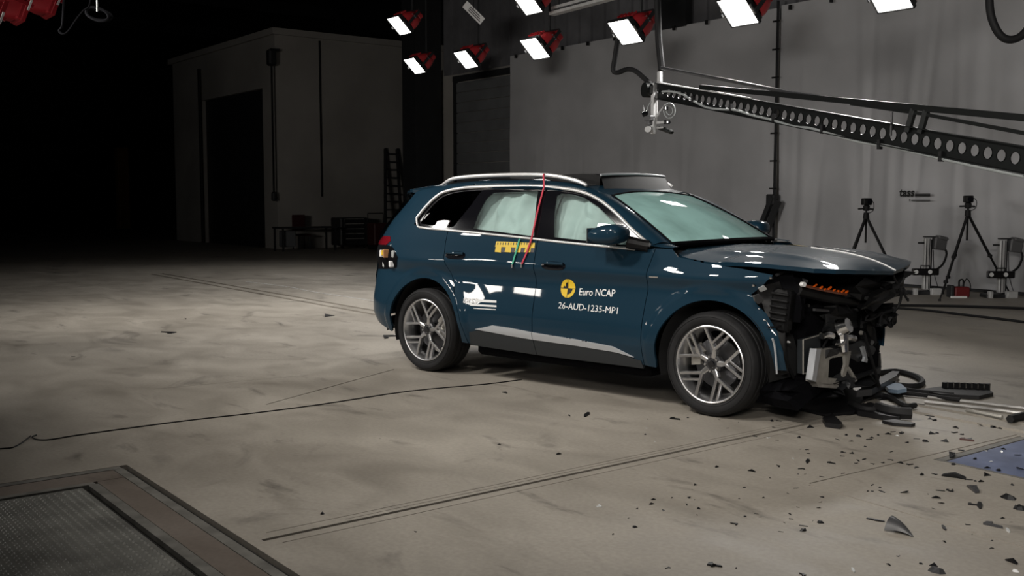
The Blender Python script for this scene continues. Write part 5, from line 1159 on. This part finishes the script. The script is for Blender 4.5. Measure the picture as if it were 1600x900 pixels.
# heap under the wrecked nose
def piece(name, label, cat='debris'): return empty(name, label, cat, (0, 0, 0), 0, 'wreckage under the nose of the car')
def floor_prism(name, label, px_pts, h, mt, z=0.004, tilt=0.0, cat='debris'):
    P = [atz(*q) for q in px_pts]; c = sum(P, Vector()) / len(P); b = MB(); n = len(P)
    up = lambda q: z + tilt * (q - c).x
    zmin = min(up(q) for q in P); off = (z - zmin) if zmin < z else 0
    b.add([Vector((q.x - c.x, q.y - c.y, up(q) + off)) for q in P] + [Vector((q.x - c.x, q.y - c.y, up(q) + off + h)) for q in P], [tuple(range(n - 1, -1, -1)), tuple(range(n, 2 * n))] + [(k, (k + 1) % n, n + (k + 1) % n, n + k) for k in range(n)])
    o = b.build(name, mt); o.location = (c.x, c.y, 0); return tag(o, label, cat, 'wreckage under the nose of the car')
floor_prism('undertray_piece', 'broad black undertray sheet on the floor under the nose', [(1262, 600), (1330, 612), (1352, 628), (1335, 648), (1290, 652), (1240, 640)], .02, 'shard')
floor_prism('undertray_piece', 'black undertray flap nearest the camera, left of the crushed nose', [(1285, 660), (1300, 653), (1316, 668), (1312, 671), (1290, 668)], .03, 'shard')
floor_prism('undertray_piece', 'long flat black strip pointing right from under the nose', [(1330, 642), (1360, 636), (1407, 652), (1405, 660), (1380, 657), (1340, 650)], .035, 'shard')
floor_prism('undertray_piece', 'narrow black strip lying nearest the camera below the long flat strip', [(1378, 662), (1398, 660), (1430, 666), (1424, 668), (1395, 666)], .02, 'shard')
floor_prism('bumper_piece', 'dull grey bumper beam bent up out of the heap', [(1338, 634), (1352, 622), (1394, 590), (1405, 592), (1400, 603), (1362, 632)], .05, 'shardgrey', .01, .10)
floor_prism('film_piece', 'pale blue crumpled plastic in the heap right of the nose', [(1383, 612), (1398, 606), (1408, 612), (1416, 628), (1402, 630), (1388, 624)], .03, 'blueplastic', .015, .15)
floor_prism('grille_piece', 'black toothed grille piece lying at right beside the steel rods', [(1432, 615), (1470, 610), (1545, 615), (1552, 620), (1530, 625), (1470, 622)], .03, 'shard')
gp = bpy.data.objects['grille_piece']; 
for k in range(8):
    q = atz(1478 + k * 9.5, 612 + k * .35) - Vector(gp.location); b = MB(); b.prism([(-.02, -.03), (.02, -.03), (.008, .012), (-.008, .012)], .06, Matrix.Translation((q.x, q.y, .02))); b.build('tooth', 'shard', gp)
floor_line('hose_ring', 'black hose lying in a flat ring beyond the nose of the car', 'hose', [(1372, 583), (1400, 580), (1428, 587), (1441, 595), (1436, 602), (1415, 603), (1390, 599), (1365, 592)], .026, 'rubber', None, 'wreckage under the nose of the car')
for pts, r_, lab in [([(1372, 637), (1388, 642), (1405, 645), (1424, 646)], .045, 'fat black tube end lying at the right of the heap'), ([(1352, 622), (1375, 617), (1395, 622), (1415, 634), (1430, 633)], .022, 'thin black pipe draped over the pale blue plastic'), ([(1330, 630), (1350, 640), (1372, 641)], .03, 'short black pipe under the bent grey beam'), ([(1405, 607), (1430, 611), (1460, 614), (1490, 617)], .02, 'straight black pipe running right toward the toothed grille'), ([(1408, 614), (1440, 617), (1475, 622), (1500, 625)], .018, 'second black pipe, on the near side of the straight one')]:
    floor_line('broken_pipe', lab, 'debris', pts, r_, 'rubber', r_ + .005, 'wreckage under the nose of the car')
for k, (px, py, w, mt) in enumerate([(1345, 604, 30, 'shard'), (1362, 611, 26, 'shard'), (1330, 618, 34, 'shard'), (1300, 632, 40, 'shard'), (1352, 640, 30, 'shard'), (1440, 632, 12, 'shard'), (1375, 622, 26, 'shard'), (1400, 638, 24, 'shard'), (1320, 640, 30, 'shard'), (1420, 607, 16, 'shard'), (1385, 600, 20, 'shardgrey'), (1270, 636, 24, 'shard'), (1288, 644, 14, 'clear'), (1296, 644, 8, 'clear'), (1330, 607, 20, 'shardgrey'), (1451, 650, 16, 'shard'), (1310, 608, 22, 'shardgrey')]):
    o = shard(px, py, w, (k * 3) % 10, mt); o['label'] = 'broken %s %s in the heap under the nose, %s' % ('pale' if mt == 'clear' else 'grey' if mt == 'shardgrey' else 'black', ('sliver', 'chunk', 'bowed strip', 'angled scrap', 'three-cornered chip')[((k * 3) % 10) % 5], 'at its left' if px < 1325 else 'at its right' if px > 1370 else 'in its middle'); o['group'] = '%s pieces in the heap under the nose' % ('pale' if mt == 'clear' else 'grey' if mt == 'shardgrey' else 'black'); o.name = 'wreck_piece'
tag(floor_line('floor_cable', 'short black cable end at the right picture edge', 'cable', [(1578, 655), (1600, 650), (1625, 648)], .03, 'rubber'), None)
